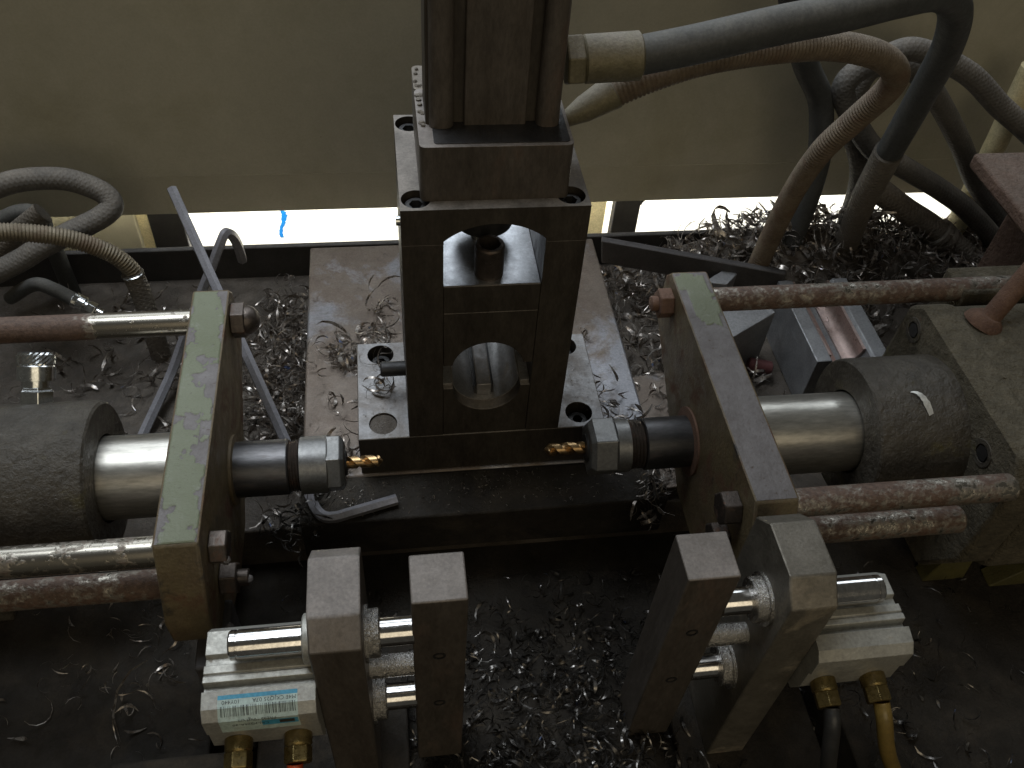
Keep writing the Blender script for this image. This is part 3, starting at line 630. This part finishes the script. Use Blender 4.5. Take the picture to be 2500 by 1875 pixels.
# sticker on the left cylinder: follows facets of the body; u runs along -x (the print is upside down in the picture)
FAC = [(-186.5, 96.54), (-192, 95.2), (-196, 90.5), (-196, 79)]
ACC = [0]
for p, q in zip(FAC, FAC[1:]): ACC.append(ACC[-1] + math.dist(p, q))
def on_label(u, s, off):
    for i in range(3):
        if s <= ACC[i + 1] or i == 2:
            p, q = FAC[i], FAC[i + 1]; t = (s - ACC[i]) / (ACC[i + 1] - ACC[i]); dy, dz = q[0] - p[0], q[1] - p[1]; l = math.hypot(dy, dz)
            return (-104.5 - u, p[0] + dy * t + dz / l * off, p[1] + dz * t - dy / l * off)
def patch(name, u0, u1, s0, s1, mat, off, parent):
    cuts = sorted({s0, s1, *[a for a in ACC if s0 < a < s1]}); b = MB()
    for a, c in zip(cuts, cuts[1:]):
        e = 1e-4
        b.add([on_label(u0, a + e, off), on_label(u1, a + e, off), on_label(u1, c - e, off), on_label(u0, c - e, off)], [(0, 1, 2, 3)])
    return b.build(name, mat, parent, smooth=False)
SL = ACC[-1]; LW = 34.0
stk = patch('sticker', 0, LW, 0.2, SL - 0.5, 'sticker', 0.10, la_); stk['label'] = 'pale blue barcode sticker printed upside down'
patch('blue_band', 0, LW, 0.2, 2.0, 'stickerblue', 0.16, stk)
patch('blue_band', 0.5, 16, 13.6, 18.6, 'stickerblue', 0.16, stk)
patch('logo_patch', 2, 8.5, 14.4, 17.4, 'housing', 0.22, stk)
bc = MB(); u = 1.0
while u < LW - 1:
    wbar = rnd.choice((0.16, 0.16, 0.3, 0.45)); 
    for a, c in ((4.9, ACC[1]), (ACC[1], 9.6)):
        if c > a: bc.add([on_label(u, a + 1e-4, 0.2), on_label(u + wbar, a + 1e-4, 0.2), on_label(u + wbar, c - 1e-4, 0.2), on_label(u, c - 1e-4, 0.2)], [(0, 1, 2, 3)])
    u += wbar + rnd.choice((0.22, 0.3, 0.55, 0.8))
bc.build('barcode', 'ink', stk, smooth=False)
# in the sticker's own reading direction the top is the lower edge seen by the camera
def print_up(txt, size, u0, sbase):
    c = bpy.data.curves.new('t', 'FONT'); c.body = txt; c.size = size; c.space_character = 1.05
    ob = bpy.data.objects.new('t', c); col.objects.link(ob)
    me = bpy.data.meshes.new_from_object(ob)
    vs = [on_label(u0 + v.co.x, sbase + v.co.y, 0.24) for v in me.vertices]; fs = [tuple(p.vertices) for p in me.polygons]
    bpy.data.objects.remove(ob); bpy.data.curves.remove(c); bpy.data.meshes.remove(me)
    MB().add(vs, fs).build('lettering', 'ink', stk, smooth=False)
print_up('M4E CKJQ25 07A', 2.4, 0.6, 2.5)
print_up('10Y440', 2.4, 24.5, 2.5)
print_up('PRESS 10kgf/cm', 2.4, 9.5, 11.2)
print_up('CKJ-JQ25A-30', 2.5, 13, 15.2)

# tubes on the air cylinders
def tube(name, pts, r, mat, label, cat='tube', group=None, **k):
    return tag(tube_mesh(name, pts, r, mat, **k), label, cat, group)
tube('air_tube', [(-108.8, -207, 63), (-109, -214, 58), (-109, -220, 40), (-108, -224, 0), (-106, -226, -50)], 3.6, 'tubered', 'red air tube at the left cylinder, nearest its plate')
tube('air_tube', [(-135, -207, 63), (-136, -214, 58), (-137, -221, 40), (-138, -225, 0), (-140, -228, -50)], 3.6, 'tubeblack', 'dark air tube at the left cylinder, away from its plate')
tube('air_tube', [(147.6, -207, 63), (147, -214, 58), (149, -222, 38), (156, -226, 8), (166, -230, -45)], 4.0, 'tubeblack', 'black air tube hanging from the right cylinder')
tube('air_tube', [(173.5, -207, 63), (174, -214, 58), (180, -222, 38), (195, -226, 8), (216, -232, -31)], 4.0, 'tubeyellow', 'yellow-brown air tube hanging from the right cylinder')
b = MB().box(-215, -150, -235, -168, DECK + 0.05, -14).build('anchor_block', 'shadedoilbed', bevel=2, org=(-180, -200, DECK)); tag(b, 'dark anchor block with socket screw left of the left clamp', 'block')
for pz in ((-170, -200),): 
    cap_screw(b, pz[0], pz[1], -9, 7)

# ------------------------------------------------------------------ hex keys
def hex_key(name, pts, r, label, group):
    path = smooth_path(pts, 10); org = path[-1]
    T = [(path[min(i + 1, len(path) - 1)] - path[max(i - 1, 0)]).normalized() for i in range(len(path))]
    u = Vector((0, 0, 1)); vs = []; fs = []
    for i, p in enumerate(path):
        u = (u - T[i] * u.dot(T[i])).normalized(); q = T[i].cross(u)
        for k in range(6):
            a = math.pi / 3 * k; vs.append(p + (u * math.cos(a) + q * math.sin(a)) * r)
    for i in range(len(path) - 1):
        for k in range(6): fs.append((i * 6 + k, i * 6 + (k + 1) % 6, i * 6 + 6 + (k + 1) % 6, i * 6 + 6 + k))
    fs += [tuple(range(6)), tuple(range((len(path) - 1) * 6, len(path) * 6))]
    o = MB().add(vs, fs).build(name, 'hex', smooth=True, sharp=40, org=tuple(org)); return tag(o, label, 'hex key', group)
hex_key('hex_key', [(-201, 180, 101), (-178, 128, 77), (-155, 76, 53), (-132, 24, 29), (-117, -10, 13), (-111.5, -23, 7), (-108, -30, 4.4), (-103, -34.5, 3.8), (-96, -35, 3.8), (-88, -33, 3.8), (-58, -25, 3.8)], 3.6,
        'long hex key leaning up past the green plate, short arm towards the pit', 'loose hex keys')
hex_key('hex_key', [(-167, 196, 22), (-167, 190, 42), (-168.5, 184, 56), (-171.5, 179, 62), (-175, 174, 58), (-183, 164, 44), (-194, 150, 26), (-207, 132, 4), (-219, 112, -16), (-232, 70, -24), (-240, 40, -28)], 3.8,
        'hex key with rounded bend upright against the tray rim behind the green plate', 'loose hex keys')

# ------------------------------------------------------------------ hoses on the right
h1 = tube('hydraulic_hose', [(72, 45, 268), (101, 45, 274), (143, 50, 281), (182, 60, 283), (219, 75, 283), (249, 90, 279), (272, 104, 264), (289, 120, 236), (298, 135, 202), (311, 165, 120)], 9.6, 'hose', 'thick black hydraulic hose arching from the cylinder and down to the chips', 'hose', 'hoses at the right', n=10)
tube_mesh('crimp_ferrule', [(308, 160, 132), (313, 170, 103), (318, 180, 76)], 10.6, 'dustyhose', h1, n=4)
tube_mesh('hose_end', [(318, 180, 76), (324, 188, 44), (335, 200, -4), (341, 206, DECK)], 10, 'dustyhose', h1, n=4)
f = MB().lathe([(0, 12.2), (1, 13), (8, 13), (9, 12)], (36, 45, 266), (1, 0, 0.06), 6).build('fitting_nut', 'brassdust', h1, smooth=False, bevel=0.8)
MB().lathe([(8, 10.5), (9, 11.6), (36, 11.8), (37, 10.5)], (37, 45, 266), (1, 0, 0.06), 28).build('ferrule', 'brassdust', h1)
h2 = tube('armoured_conduit', [(66, 57.8, 241), (89, 60, 250), (118, 65, 256), (158, 75, 256), (195, 85, 252), (230, 95, 241), (252, 105, 225), (258, 115, 207), (252, 128, 178), (244, 140, 147), (243, 155, 105), (243, 165, 56), (242, 170, 11), (241, 173, DECK)], 8.0, 'conduitrust', 'brownish armoured conduit looping from the tower foot of the cylinder to the chips', 'conduit', ribs=(2.4, 0.7), seg=22)
MB().lathe([(0, 2.8), (3, 4.2), (14, 7.0), (30, 8.9), (32, 9.0), (33, 7.6)], (39.5, 54.7, 225.5), (0.86, 0.10, 0.50), 28).build('conduit_ferrule', 'brassdust', h2)
tube('hydraulic_hose', [(214, 218, 250), (225, 215, 223), (250, 215, 174), (271, 215, 145), (279, 212, 122), (285, 210, 96), (287, 208, 66), (286, 206, 34), (285, 204, 4), (284, 203, DECK)], 9.3, 'hose', 'dark hose hanging straight down behind the armoured conduit', 'hose', 'hoses at the right')
tube('hydraulic_hose', [(470, 196, 104), (441, 200, 124), (415, 205, 140), (379, 210, 165), (334, 215, 181), (311, 215, 175), (290, 212, 164), (286, 210, 150), (304, 208, 126), (326, 205, 104), (357, 205, 87), (399, 205, 64), (435, 205, 41), (479, 205, 4), (505, 203, DECK)], 8.6, 'braid', 'grey braided hose in a wide loop behind the conduit', 'hose', 'hoses at the right')
tube('hydraulic_hose', [(345, 225, DECK), (338, 225, 61), (313, 230, 112), (309, 232, 136), (317, 235, 156), (340, 233, 160), (364, 233, 146), (387, 232, 124), (416, 228, 92), (446, 225, 55), (481, 220, 23), (521, 215, -14)], 8.6, 'braid', 'innermost dark looped hose rearmost among the right hoses', 'hose', 'hoses at the right')
t = tube('dusty_hose_end', [(352, 221, 56), (380, 211, 40), (413, 205, 22), (456, 195, -6), (490, 190, -30)], 10.5, 'dustyhose', 'dust-caked hose end slanting down behind the right rod', 'hose')
MB().lathe([(-6, 12.0), (-5, 13), (-1, 13.2), (0, 11.6), (3, 13), (7, 12.6), (9, 11)], (420, 203, 17), (0.80, -0.19, -0.55), 24).build('hose_clamp', 'dustyhose', t)

# ------------------------------------------------------------------ hoses and couplers on the left
tube('braided_hose', [(-340, 193, 88), (-320, 200, 93), (-304, 205, 94), (-282, 208, 92), (-266, 208, 86), (-254, 205, 79), (-251, 199, 73), (-259, 192, 69), (-274, 185, 65), (-298, 175, 58), (-315, 168, 51), (-340, 158, 44)], 8.0, 'braid', 'thick grey braided hose looping in from the left edge', 'hose')
l2 = tube('armoured_conduit', [(-322, 138, 101), (-307, 145, 95), (-293, 150, 90), (-275, 155, 82), (-261, 158, 73), (-247, 160, 61), (-239, 160, 49), (-236, 159, 40)], 6.0, 'conduit', 'shiny armoured conduit curving down at the left into a dark sleeve', 'conduit', ribs=(2.2, 0.7), seg=22)
tube_mesh('sleeve', [(-238, 159.5, 45), (-235.5, 157, 26), (-234, 152, 6), (-233, 148, DECK)], 7.4, 'dustyhose', l2, n=4)
MB().lathe([(0, 7.4), (0.4, 8.0), (1.2, 8.0), (1.6, 7.4)], (-237.9, 159.3, 44.2), (0.12, -0.13, -0.98), 28).build('sleeve_ring', 'nickel', l2)
t = tube('dirty_hose_stub', [(-306, 215, 58), (-319, 210, 50), (-334, 205, 40), (-350, 200, 25)], 8.4, 'dustyhose', 'mud-spotted hose stub inside the braided loop', 'hose')
tube('rear_hose', [(-370, 224, 32), (-342, 222, 46), (-326, 222, 53), (-316, 222, 52), (-312, 222, 40), (-311, 222, DECK)], 6.5, 'hose', 'dark hose behind the mud-spotted stub at left', 'hose')
def coupler(org, d, k, label, spin=0):
    t = thing('quick_coupler', org, label, 'coupler', 'silver air couplers')
    MB().lathe([(0, 5.5 * k), (0.6 * k, 6.8 * k), (7 * k, 6.8 * k), (7.6 * k, 6.0 * k), (8.6 * k, 6.0 * k)], org, d, 6, spin).build('hex_body', 'nickel', t, smooth=False, bevel=0.5)
    MB().lathe([(8.4 * k, 5.2 * k), (11 * k, 5.2 * k), (11.3 * k, 7.2 * k), (17 * k, 7.2 * k), (17.4 * k, 6.9 * k)], org, d, 36).build('sleeve', 'nickel', t)
    kn = MB(); n = 40; vs = []; fs = []
    dd = Vector(d).normalized(); u = dd.orthogonal().normalized(); q = dd.cross(u)
    for j in range(7):
        for i in range(n):
            r = (7.0 + (0.22 if (i + j) % 2 else -0.12)) * k * (0.93 if j in (0, 6) else 1); a = 2 * math.pi * i / n
            vs.append(Vector(org) + dd * (17.2 + j * 0.9) * k + (u * math.cos(a) + q * math.sin(a)) * r)
    for j in range(6):
        for i in range(n): fs.append((j * n + i, j * n + (i + 1) % n, (j + 1) * n + (i + 1) % n, (j + 1) * n + i))
    fs.append(tuple(range(6 * n, 7 * n)))
    kn.add(vs, fs).build('knurled_ring', 'nickel', t, smooth=False)
    MB().lathe([(22.5 * k, 5.6 * k), (22.75 * k, 5.6 * k)], org, d, 28).build('socket', 'black', t)
    MB().lathe([(-6 * k, 3.8 * k), (0.5 * k, 3.8 * k)], org, d, 24).build('stem', 'nickel', t)
    return t
coupler((-256, -2, 84), (0.06, 0.70, 0.71), 1.4, 'bright silver quick coupler standing behind the left housing')
tube('coupler_stem_hose', [(-256.5, -6, 80), (-257, -8, 74), (-258, -6, 66), (-262, 14, 20), (-266, 22, DECK)], 5.0, 'hose', 'dark hose under the silver coupler behind the left housing', 'hose')
coupler((-262, 136, 30), (-0.78, 0.36, 0.30), 0.78, 'silver quick coupler lying at an angle behind the left rod')
tube('coupler_hose', [(-275.5, 142, 35), (-290, 149, 40), (-306, 158, 38), (-330, 165, 20)], 5.0, 'hose', 'dark air hose running from the angled coupler', 'hose')

# ------------------------------------------------------------------ scrap metal lying on the right side
def slab(name, poly, axis, a, b, mat, label, cat, org, bevel=0.6, rotz=0):
    o = MB().prism(poly, axis, a, b).build(name, mat, bevel=bevel, org=org); return tag(o, label, cat)
v0 = [(114, 190, 34), (118, 192, 9), (262, 152, 1), (258, 150, 26)]
d_ = Vector((0.27, 0.96, 0.08)) * 6
slabv = [Vector(p) for p in v0] + [Vector(p) + d_ for p in v0]
tag(MB().add(slabv, [(0, 1, 2, 3), (7, 6, 5, 4), (0, 3, 7, 4), (1, 5, 6, 2), (0, 4, 5, 1), (3, 2, 6, 7)]).build('flat_bar', 'darkbar', bevel=1, org=(190, 172, 5)), 'dark grey flat bar leaning on edge behind the right plate', 'flat bar')
slab('notched_plate', [(192, 121), (216, 122), (220, 119.5), (226, 119), (235, 122), (239, 114), (195, 88)], 'z', DECK + 0.1, 20, 'scrap', 'light grey notched steel block behind the right tool plate', 'steel block', (215, 110, DECK))
slab('steel_offcut', [(192, 152), (217, 169), (222, 160), (210, 148)], 'z', DECK + 0.1, 20, 'scrap', 'small pale offcut block behind the right far rod', 'steel block', (207, 158, DECK))
slab('shim_sheet', [(121.5, 88), (150, 92), (166, 70), (160, 52), (170, 34), (164, 10), (168, -14), (122, -16)], 'z', -20, -18, 'base', 'torn scratched steel sheet beside the base plate at right', 'sheet', (145, 40, -20))
tag(MB().box(123, 166, -14, 86, DECK + 0.1, -20.1).build('packing_block', 'bed', bevel=1, org=(145, 40, DECK)), 'dark packing block under the torn sheet', 'block')
tr = thing('vee_trough', (282, 95, DECK), 'grey steel trough with copper-coloured half-round lining', 'trough')
TX = 281.0
prof = [(253, -31), (253, 20), (265, 20)] + [(TX - 16 * math.cos(a), 18 - 16 * math.sin(a)) for a in [i * math.pi / 16 for i in range(17)]] + [(299, 20), (311, 20), (311, -31)]
MB().prism([(x - 0, z) for x, z in prof], 'y', 60, 150).build('block', 'scrap', tr, bevel=0.7)
ln = [(TX - 15.8 * math.cos(a), 18.2 - 15.8 * math.sin(a)) for a in [i * math.pi / 16 for i in range(17)]]
ln2 = [(TX - 13.6 * math.cos(a), 18.2 - 13.6 * math.sin(a)) for a in [math.pi - i * math.pi / 16 for i in range(17)]]
MB().prism(ln[:8] + ln2[9:], 'y', 68, 150).build('liner', 'coppertrough', tr)
MB().prism(ln[9:] + ln2[:8], 'y', 72, 150).build('liner', 'coppertrough', tr)
b = MB().lathe([(0, 4.6), (1, 5.6), (18, 5.6), (19, 4.6)], (221, 96, -18), (0.92, -0.2, -0.1), 24).build('red_bolt', 'redbit', org=(225, 95, -20)); tag(b, 'dark red cylindrical plug lying among chips beside the trough', 'plug')
br = MB().box(366, 490, 20, 148, 126, 138).build('red_bracket', 'redoxide', bevel=2.5, org=(410, 90, DECK)); tag(br, 'red-oxide painted bracket plate at the right edge', 'bracket')
MB().box(412, 488, 64, 140, DECK, 126.1).build('bracket_leg', 'redoxide', br, bevel=2)
pz = MB().lathe([(0, 9), (190, 9)], (456, 232, DECK), (-0.04, 0.0, 1), 24).build('cream_pipe', 'creamdark', org=(456, 232, DECK)); tag(pz, 'cream painted pipe at the upper right edge', 'pipe')
tag(MB().lathe([(0, 14), (30, 13), (46, 8)], (462, 236, DECK), (-0.1, 0.0, 1), 20).build('pink_boss', 'redoxide', org=(462, 236, DECK)), 'pinkish dusty boss behind the red bracket', 'boss')

# ------------------------------------------------------------------ metal shavings
def ribbon(vs, fs, c, rg, ln_, wd, rad, pitch, flat):
    """one curled shaving: a ribbon following a helix of radius rad, twisted and tapered"""
    n = max(4, min(16, int(ln_ / max(rad, .8) * 2.2)))
    a0 = rg.uniform(0, 6.28); tot = ln_ / rad
    ax = Vector((rg.gauss(0, 1), rg.gauss(0, 1), rg.gauss(0, 1) * (1 if not flat else 0.4) + (1.6 if flat else 0))).normalized()
    u = ax.orthogonal().normalized(); q = ax.cross(u); tw_ = rg.uniform(-2.2, 2.2); tilt = rg.uniform(-0.3, 1.1) if flat else 0.0; base = len(vs); mid = Vector((0, 0, 0)); tmp = []
    for i in range(n + 1):
        t = i / n; a = a0 + tot * t; r = rad * (1 + 0.45 * t)
        p = (u * math.cos(a) + q * math.sin(a)) * r + ax * (pitch * tot * t / 6.28)
        rd = (u * math.cos(a) + q * math.sin(a))
        k = wd * 0.5 * math.sin(math.pi * (0.10 + 0.84 * t)) * (0.8 + 0.4 * rg.random())
        dr = ax * math.cos(tw_ * (t - .5) + tilt) + rd * math.sin(tw_ * (t - .5) + tilt)
        tmp.append((p - dr * k, p + dr * k)); mid += p
    mid /= n + 1
    lo = min(min(a.z, b.z) for a, b in tmp) - mid.z
    off = Vector(c) - mid - Vector((0, 0, lo * rg.uniform(0.7, 1.0)))
    for a, b in tmp: vs.append(a + off); vs.append(b + off)
    for i in range(n): k = base + 2 * i; fs.append((k, k + 1, k + 3, k + 2))

def chips(name, count, sampler, label, seed, size=1.0, rads=(1.5, 7), flat=0.6, org=(0, 0, 0), mat='chips'):
    rg = random.Random(seed); vs = []; fs = []
    for _ in range(count):
        c = sampler(rg)
        if c is None: continue
        ln_ = rg.uniform(4, 18) * size * (1.8 if rg.random() < 0.10 else 1); wd = (0.6 + 1.9 * rg.random() ** 2) * size
        ribbon(vs, fs, c, rg, ln_, wd, rg.uniform(*rads) * size, rg.uniform(0.5, 5) * size, rg.random() < flat)
    o = MB().add([tuple(v) for v in vs], fs).build(name, mat, org=org, sharp=80)
    return tag(o, label, 'shavings', kind='stuff')
def gauss_clusters(cl, zf):
    def f(rg):
        x, y, sx, sy, wgt = rg.choices(cl, [c[4] for c in cl])[0]
        px, py = rg.gauss(x, sx), rg.gauss(y, sy); return zf(px, py, rg)
    return f
# mounds of dark grit that carry the heaps
def mound(name, x0, x1, y0, y1, zbase, peaks, label, org, mat='bed'):
    nx, ny = 46, 34; vs = []; fs = []; rg = random.Random(len(name))
    def hz(x, y): return zbase + sum(h * math.exp(-((x - a) / sx) ** 2 - ((y - b) / sy) ** 2) for a, b, sx, sy, h in peaks)
    for j in range(ny + 1):
        for i in range(nx + 1):
            x = x0 + (x1 - x0) * i / nx; y = y0 + (y1 - y0) * j / ny
            e = min(i, nx - i, j, ny - j); z = hz(x, y) + (rg.uniform(-1.6, 1.6) if e > 0 else 0)
            if e == 0: z = zbase - 1
            vs.append((x, y, z))
    for j in range(ny):
        for i in range(nx): k = j * (nx + 1) + i; fs.append((k, k + 1, k + nx + 2, k + nx + 1))
    tag(MB().add(vs, fs).build(name, mat, org=org, sharp=180), label, 'grit', kind='stuff')
    return hz
hz_pit = mound('grit_heap', -166, 195, -300, -40, PIT, [(40, -190, 60, 70, 34), (20, -140, 90, 60, 12), (-40, -230, 80, 60, 18), (150, -230, 60, 60, 16)], 'dark heap of fine chips on the floor of the pit', (0, -200, PIT), 'shadedoilbed')
hz_back = mound('grit_bank', 123, 520, 96, 237, DECK, [(300, 215, 90, 40, 38), (400, 200, 90, 45, 34), (230, 215, 60, 30, 22), (190, 190, 40, 30, 10)], 'bank of dark grit and chips behind the right head', (300, 180, DECK))
hz_left = mound('grit_drift', -420, -121, 40, 237, DECK, [(-140, 120, 26, 70, 7), (-290, 190, 60, 30, 12), (-190, 170, 40, 40, 4)], 'thin drift of grit and chips on the bed at left', (-250, 140, DECK))
chips('metal_shavings', 950, gauss_clusters([(-138, 110, 12, 42, 5), (-150, 60, 16, 30, 3), (-180, 110, 30, 40, 1.5), (-230, 150, 50, 40, 1.6), (-140, 180, 12, 25, 1), (-290, 120, 40, 60, 1.0)],
      lambda x, y, rg: None if x > -120 or y > 232 or y < -14 else (x, y, hz_left(x, y) + 1.5 + max(0, rg.gauss(0, 2.5)))), 'tangle of bright curled shavings on the bed left of the base plate', 3, size=1.35, rads=(1.6, 8), org=(-180, 110, DECK))
chips('metal_shavings', 1500, gauss_clusters([(300, 205, 70, 22, 6), (230, 208, 50, 20, 3), (400, 200, 60, 25, 3), (150, 140, 18, 50, 2.2), (190, 70, 20, 28, 2.0), (160, 190, 30, 25, 1.2), (330, 120, 12, 40, 1.2)],
      lambda x, y, rg: None if x < 122 or y > 236 or y < 20 else (x, y, hz_back(x, y) + 2 + abs(rg.gauss(0, 4.5)))), 'heaped wiry shavings between the right head and the tray rim', 4, size=1.75, rads=(2, 8), flat=0.45, org=(280, 180, DECK))
chips('metal_shavings', 2600, gauss_clusters([(30, -190, 48, 55, 6), (-20, -230, 50, 40, 3), (60, -120, 60, 40, 1.6), (130, -240, 40, 40, 1.5), (-60, -130, 40, 40, .7)],
      lambda x, y, rg: None if x < -160 or x > 190 or y > -44 or y < -300 else (x, y, hz_pit(x, y) + 1.5 + abs(rg.gauss(0, 2.5)))), 'dark shavings heaped in the pit between the front clamps', 5, size=1.1, rads=(1.5, 7), flat=0.5, mat='shadedoilychips', org=(20, -190, PIT))
chips('metal_shavings', 110, gauss_clusters([(-235, -85, 34, 28, 2), (-205, -120, 16, 30, 2), (-260, -130, 40, 30, 1)],
      lambda x, y, rg: None if x > -170 or y > -25 else (x, y, DECK + 1 + abs(rg.gauss(0, 1)))), 'scattered shavings on the dark bed in the lower left', 6, size=0.85, rads=(2.5, 10), org=(-230, -100, DECK))
chips('metal_shavings', 170, gauss_clusters([(240, -130, 26, 30, 2), (270, -170, 40, 30, 2), (225, -180, 18, 30, 2), (290, -110, 40, 20, 1)],
      lambda x, y, rg: None if x < 198 or y > -25 else (x, y, DECK + 1 + abs(rg.gauss(0, 1.5)))), 'scattered wiry shavings on the dark bed in the lower right', 8, mat='shadedoilychips', size=0.95, rads=(3, 11), org=(260, -140, DECK))
chips('metal_shavings', 170, gauss_clusters([(-92, 104, 11, 8, 3), (-75, 112, 10, 12, 2), (-62, 135, 6, 16, 2), (-100, 120, 14, 16, 1.2), (-96, 8, 9, 9, 2), (-92, 45, 8, 18, .8)],
      lambda x, y, rg: None if x < -118 or x > -49 or (x > -81 and y < 87) or y < -36 else (x, y, 0.6 + abs(rg.gauss(0, 1.6)))), 'curled shavings lying on the base plate left of the tower', 9, size=1.3, org=(-90, 90, 0))
chips('metal_shavings', 120, gauss_clusters([(58, 140, 4, 22, 2), (75, 110, 10, 16, 2), (92, 40, 9, 12, 3), (104, 18, 9, 10, 3), (98, 60, 10, 10, 1)],
      lambda x, y, rg: None if x > 120 or x < 49 or (x < 81 and y < 87) or y < -30 else (x, y, 0.6 + abs(rg.gauss(0, 1.8)))), 'curled shavings lying on the base plate right of the tower', 10, size=1.25, org=(85, 70, 0))
chips('metal_shavings', 60, gauss_clusters([(140, 66, 12, 6, 2), (140, 5, 12, 9, 3)], lambda x, y, rg: None if x < 122 or x > 164 else (x, y, -17.6 + abs(rg.gauss(0, 1.2)))), 'shavings caught on the torn sheet beside the right chuck', 12, size=1.3, org=(140, 30, -18))
chips('metal_shavings', 75, gauss_clusters([(-128, -26, 9, 6, 2), (-116, -34, 5, 4, 0.6), (-114, -18, 12, 6, 1)], lambda x, y, rg: None if y < -46 else (x, y, (0.5 if x > -118 else DECK + 2) + abs(rg.gauss(0, 4)) - (8 if y < -37 else 0))), 'nest of shavings below the left chuck around the hex key', 31, size=1.1, rads=(2, 8), mat='shadedoilychips', org=(-112, -26, -10))
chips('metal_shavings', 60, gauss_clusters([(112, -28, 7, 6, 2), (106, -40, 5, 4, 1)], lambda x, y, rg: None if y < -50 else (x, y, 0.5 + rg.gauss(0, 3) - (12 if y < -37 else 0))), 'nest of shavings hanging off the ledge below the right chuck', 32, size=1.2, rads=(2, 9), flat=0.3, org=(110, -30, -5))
chips('metal_shavings', 16, gauss_clusters([(-62, 42, 6, 4, 3), (-66, 70, 5, 4, 1)], lambda x, y, rg: None if abs(x) > 79 or x > -50 else (x, y, FT + 0.3 + abs(rg.gauss(0, 1)))), 'small nest of shavings on the left foot flange beside the side bolt', 33, size=1.1, rads=(2, 7), org=(-63, 50, FT))
chips('metal_grit', 420, gauss_clusters([(-30, -18, 40, 9, 2), (40, -18, 40, 9, 2), (-92, -18, 12, 8, 2)], lambda x, y, rg: None if abs(x) > 117 or y > -2 or y < -36 else (x, y, 0.3)), 'fine glittering grit on the front ledge of the base plate', 13, size=0.22, rads=(2, 6), org=(0, -18, 0))
chips('metal_grit', 260, gauss_clusters([(-64, 40, 9, 26, 2), (64, 40, 9, 24, 2), (-64, 12, 4, 4, 1)], lambda x, y, rg: None if abs(x) > 79 or abs(x) < 49.5 or y < 1 or y > 85 else (x, y, FT + 0.2)), 'fine grit sprinkled over the two tower foot flanges', 14, size=0.16, rads=(2, 6), org=(0, 40, FT))
# a few large single shavings
def shaving(c, ln_, wd, rad, seed, label, mat='chips', flat=True):
    rg = random.Random(seed); vs = []; fs = []
    ribbon(vs, fs, (0, 0, 0), rg, ln_, wd, rad, 3, flat)
    lo = min(v.z for v in vs)
    o = MB().add([(v.x + c[0], v.y + c[1], v.z - lo + c[2]) for v in vs], fs).build('metal_shaving', mat, sharp=80, org=c)
    tag(o, label, 'shaving', 'large single shavings')
fv = []; ff = []
for i in range(13):
    t = i / 12; x = 247 + 9 * t; y = -42 - 4 * t - 10 * t * t; z = AZ + math.sqrt(46.2 ** 2 - (y - AY) ** 2) + 0.3 + 2.2 * math.sin(math.pi * t)
    wv = (0.5 + 2.3 * t) * (1 if i < 11 else 0.7) * (1 + 0.25 * (i % 2))
    fv += [(x - wv * 0.8, y - wv * 0.35, z - 0.3), (x + wv * 0.8, y + wv * 0.35, z + 0.2)]
    if i: ff.append((2 * i - 2, 2 * i - 1, 2 * i + 1, 2 * i))
tag(MB().add(fv, ff).build('metal_shaving', 'whiteflake', org=(250, -47, 101), sharp=80), 'white flaky shaving stuck on the right housing', 'shaving', 'large single shavings')
shaving((-63, 66, FT + 0.2), 26, 1.6, 6, 11, 'thin looped shaving by the rear screw of the left foot flange')
shaving((-62, 38, FT + 0.2), 22, 3.4, 8, 12, 'broad folded shaving in the middle of the left foot flange')
shaving((-70, 178, 0.3), 16, 2.6, 12, 13, 'leaf-shaped shaving alone on the rear of the base plate')
shaving((-56, 186, 0.3), 17, 2.2, 14, 14, 'slender shaving touching the tower on the rear base plate')
shaving((-97, 128, 0.3), 34, 2.6, 14, 15, 'long ribbon shaving crossing the left edge of the base plate')
shaving((-85, 20, 0.3), 20, 4.2, 9, 16, 'broad dark shaving between left chuck and foot flange')
shaving((286, 108, 4.6), 24, 1.8, 10, 17, 'bright crinkled shaving lying in the copper-lined trough')
shaving((-215, -128, DECK + 0.3), 42, 1.8, 22, 18, 'long arching shaving left of the barcoded air cylinder')
for o in bpy.data.objects:
    if '_org' in o: del o['_org']
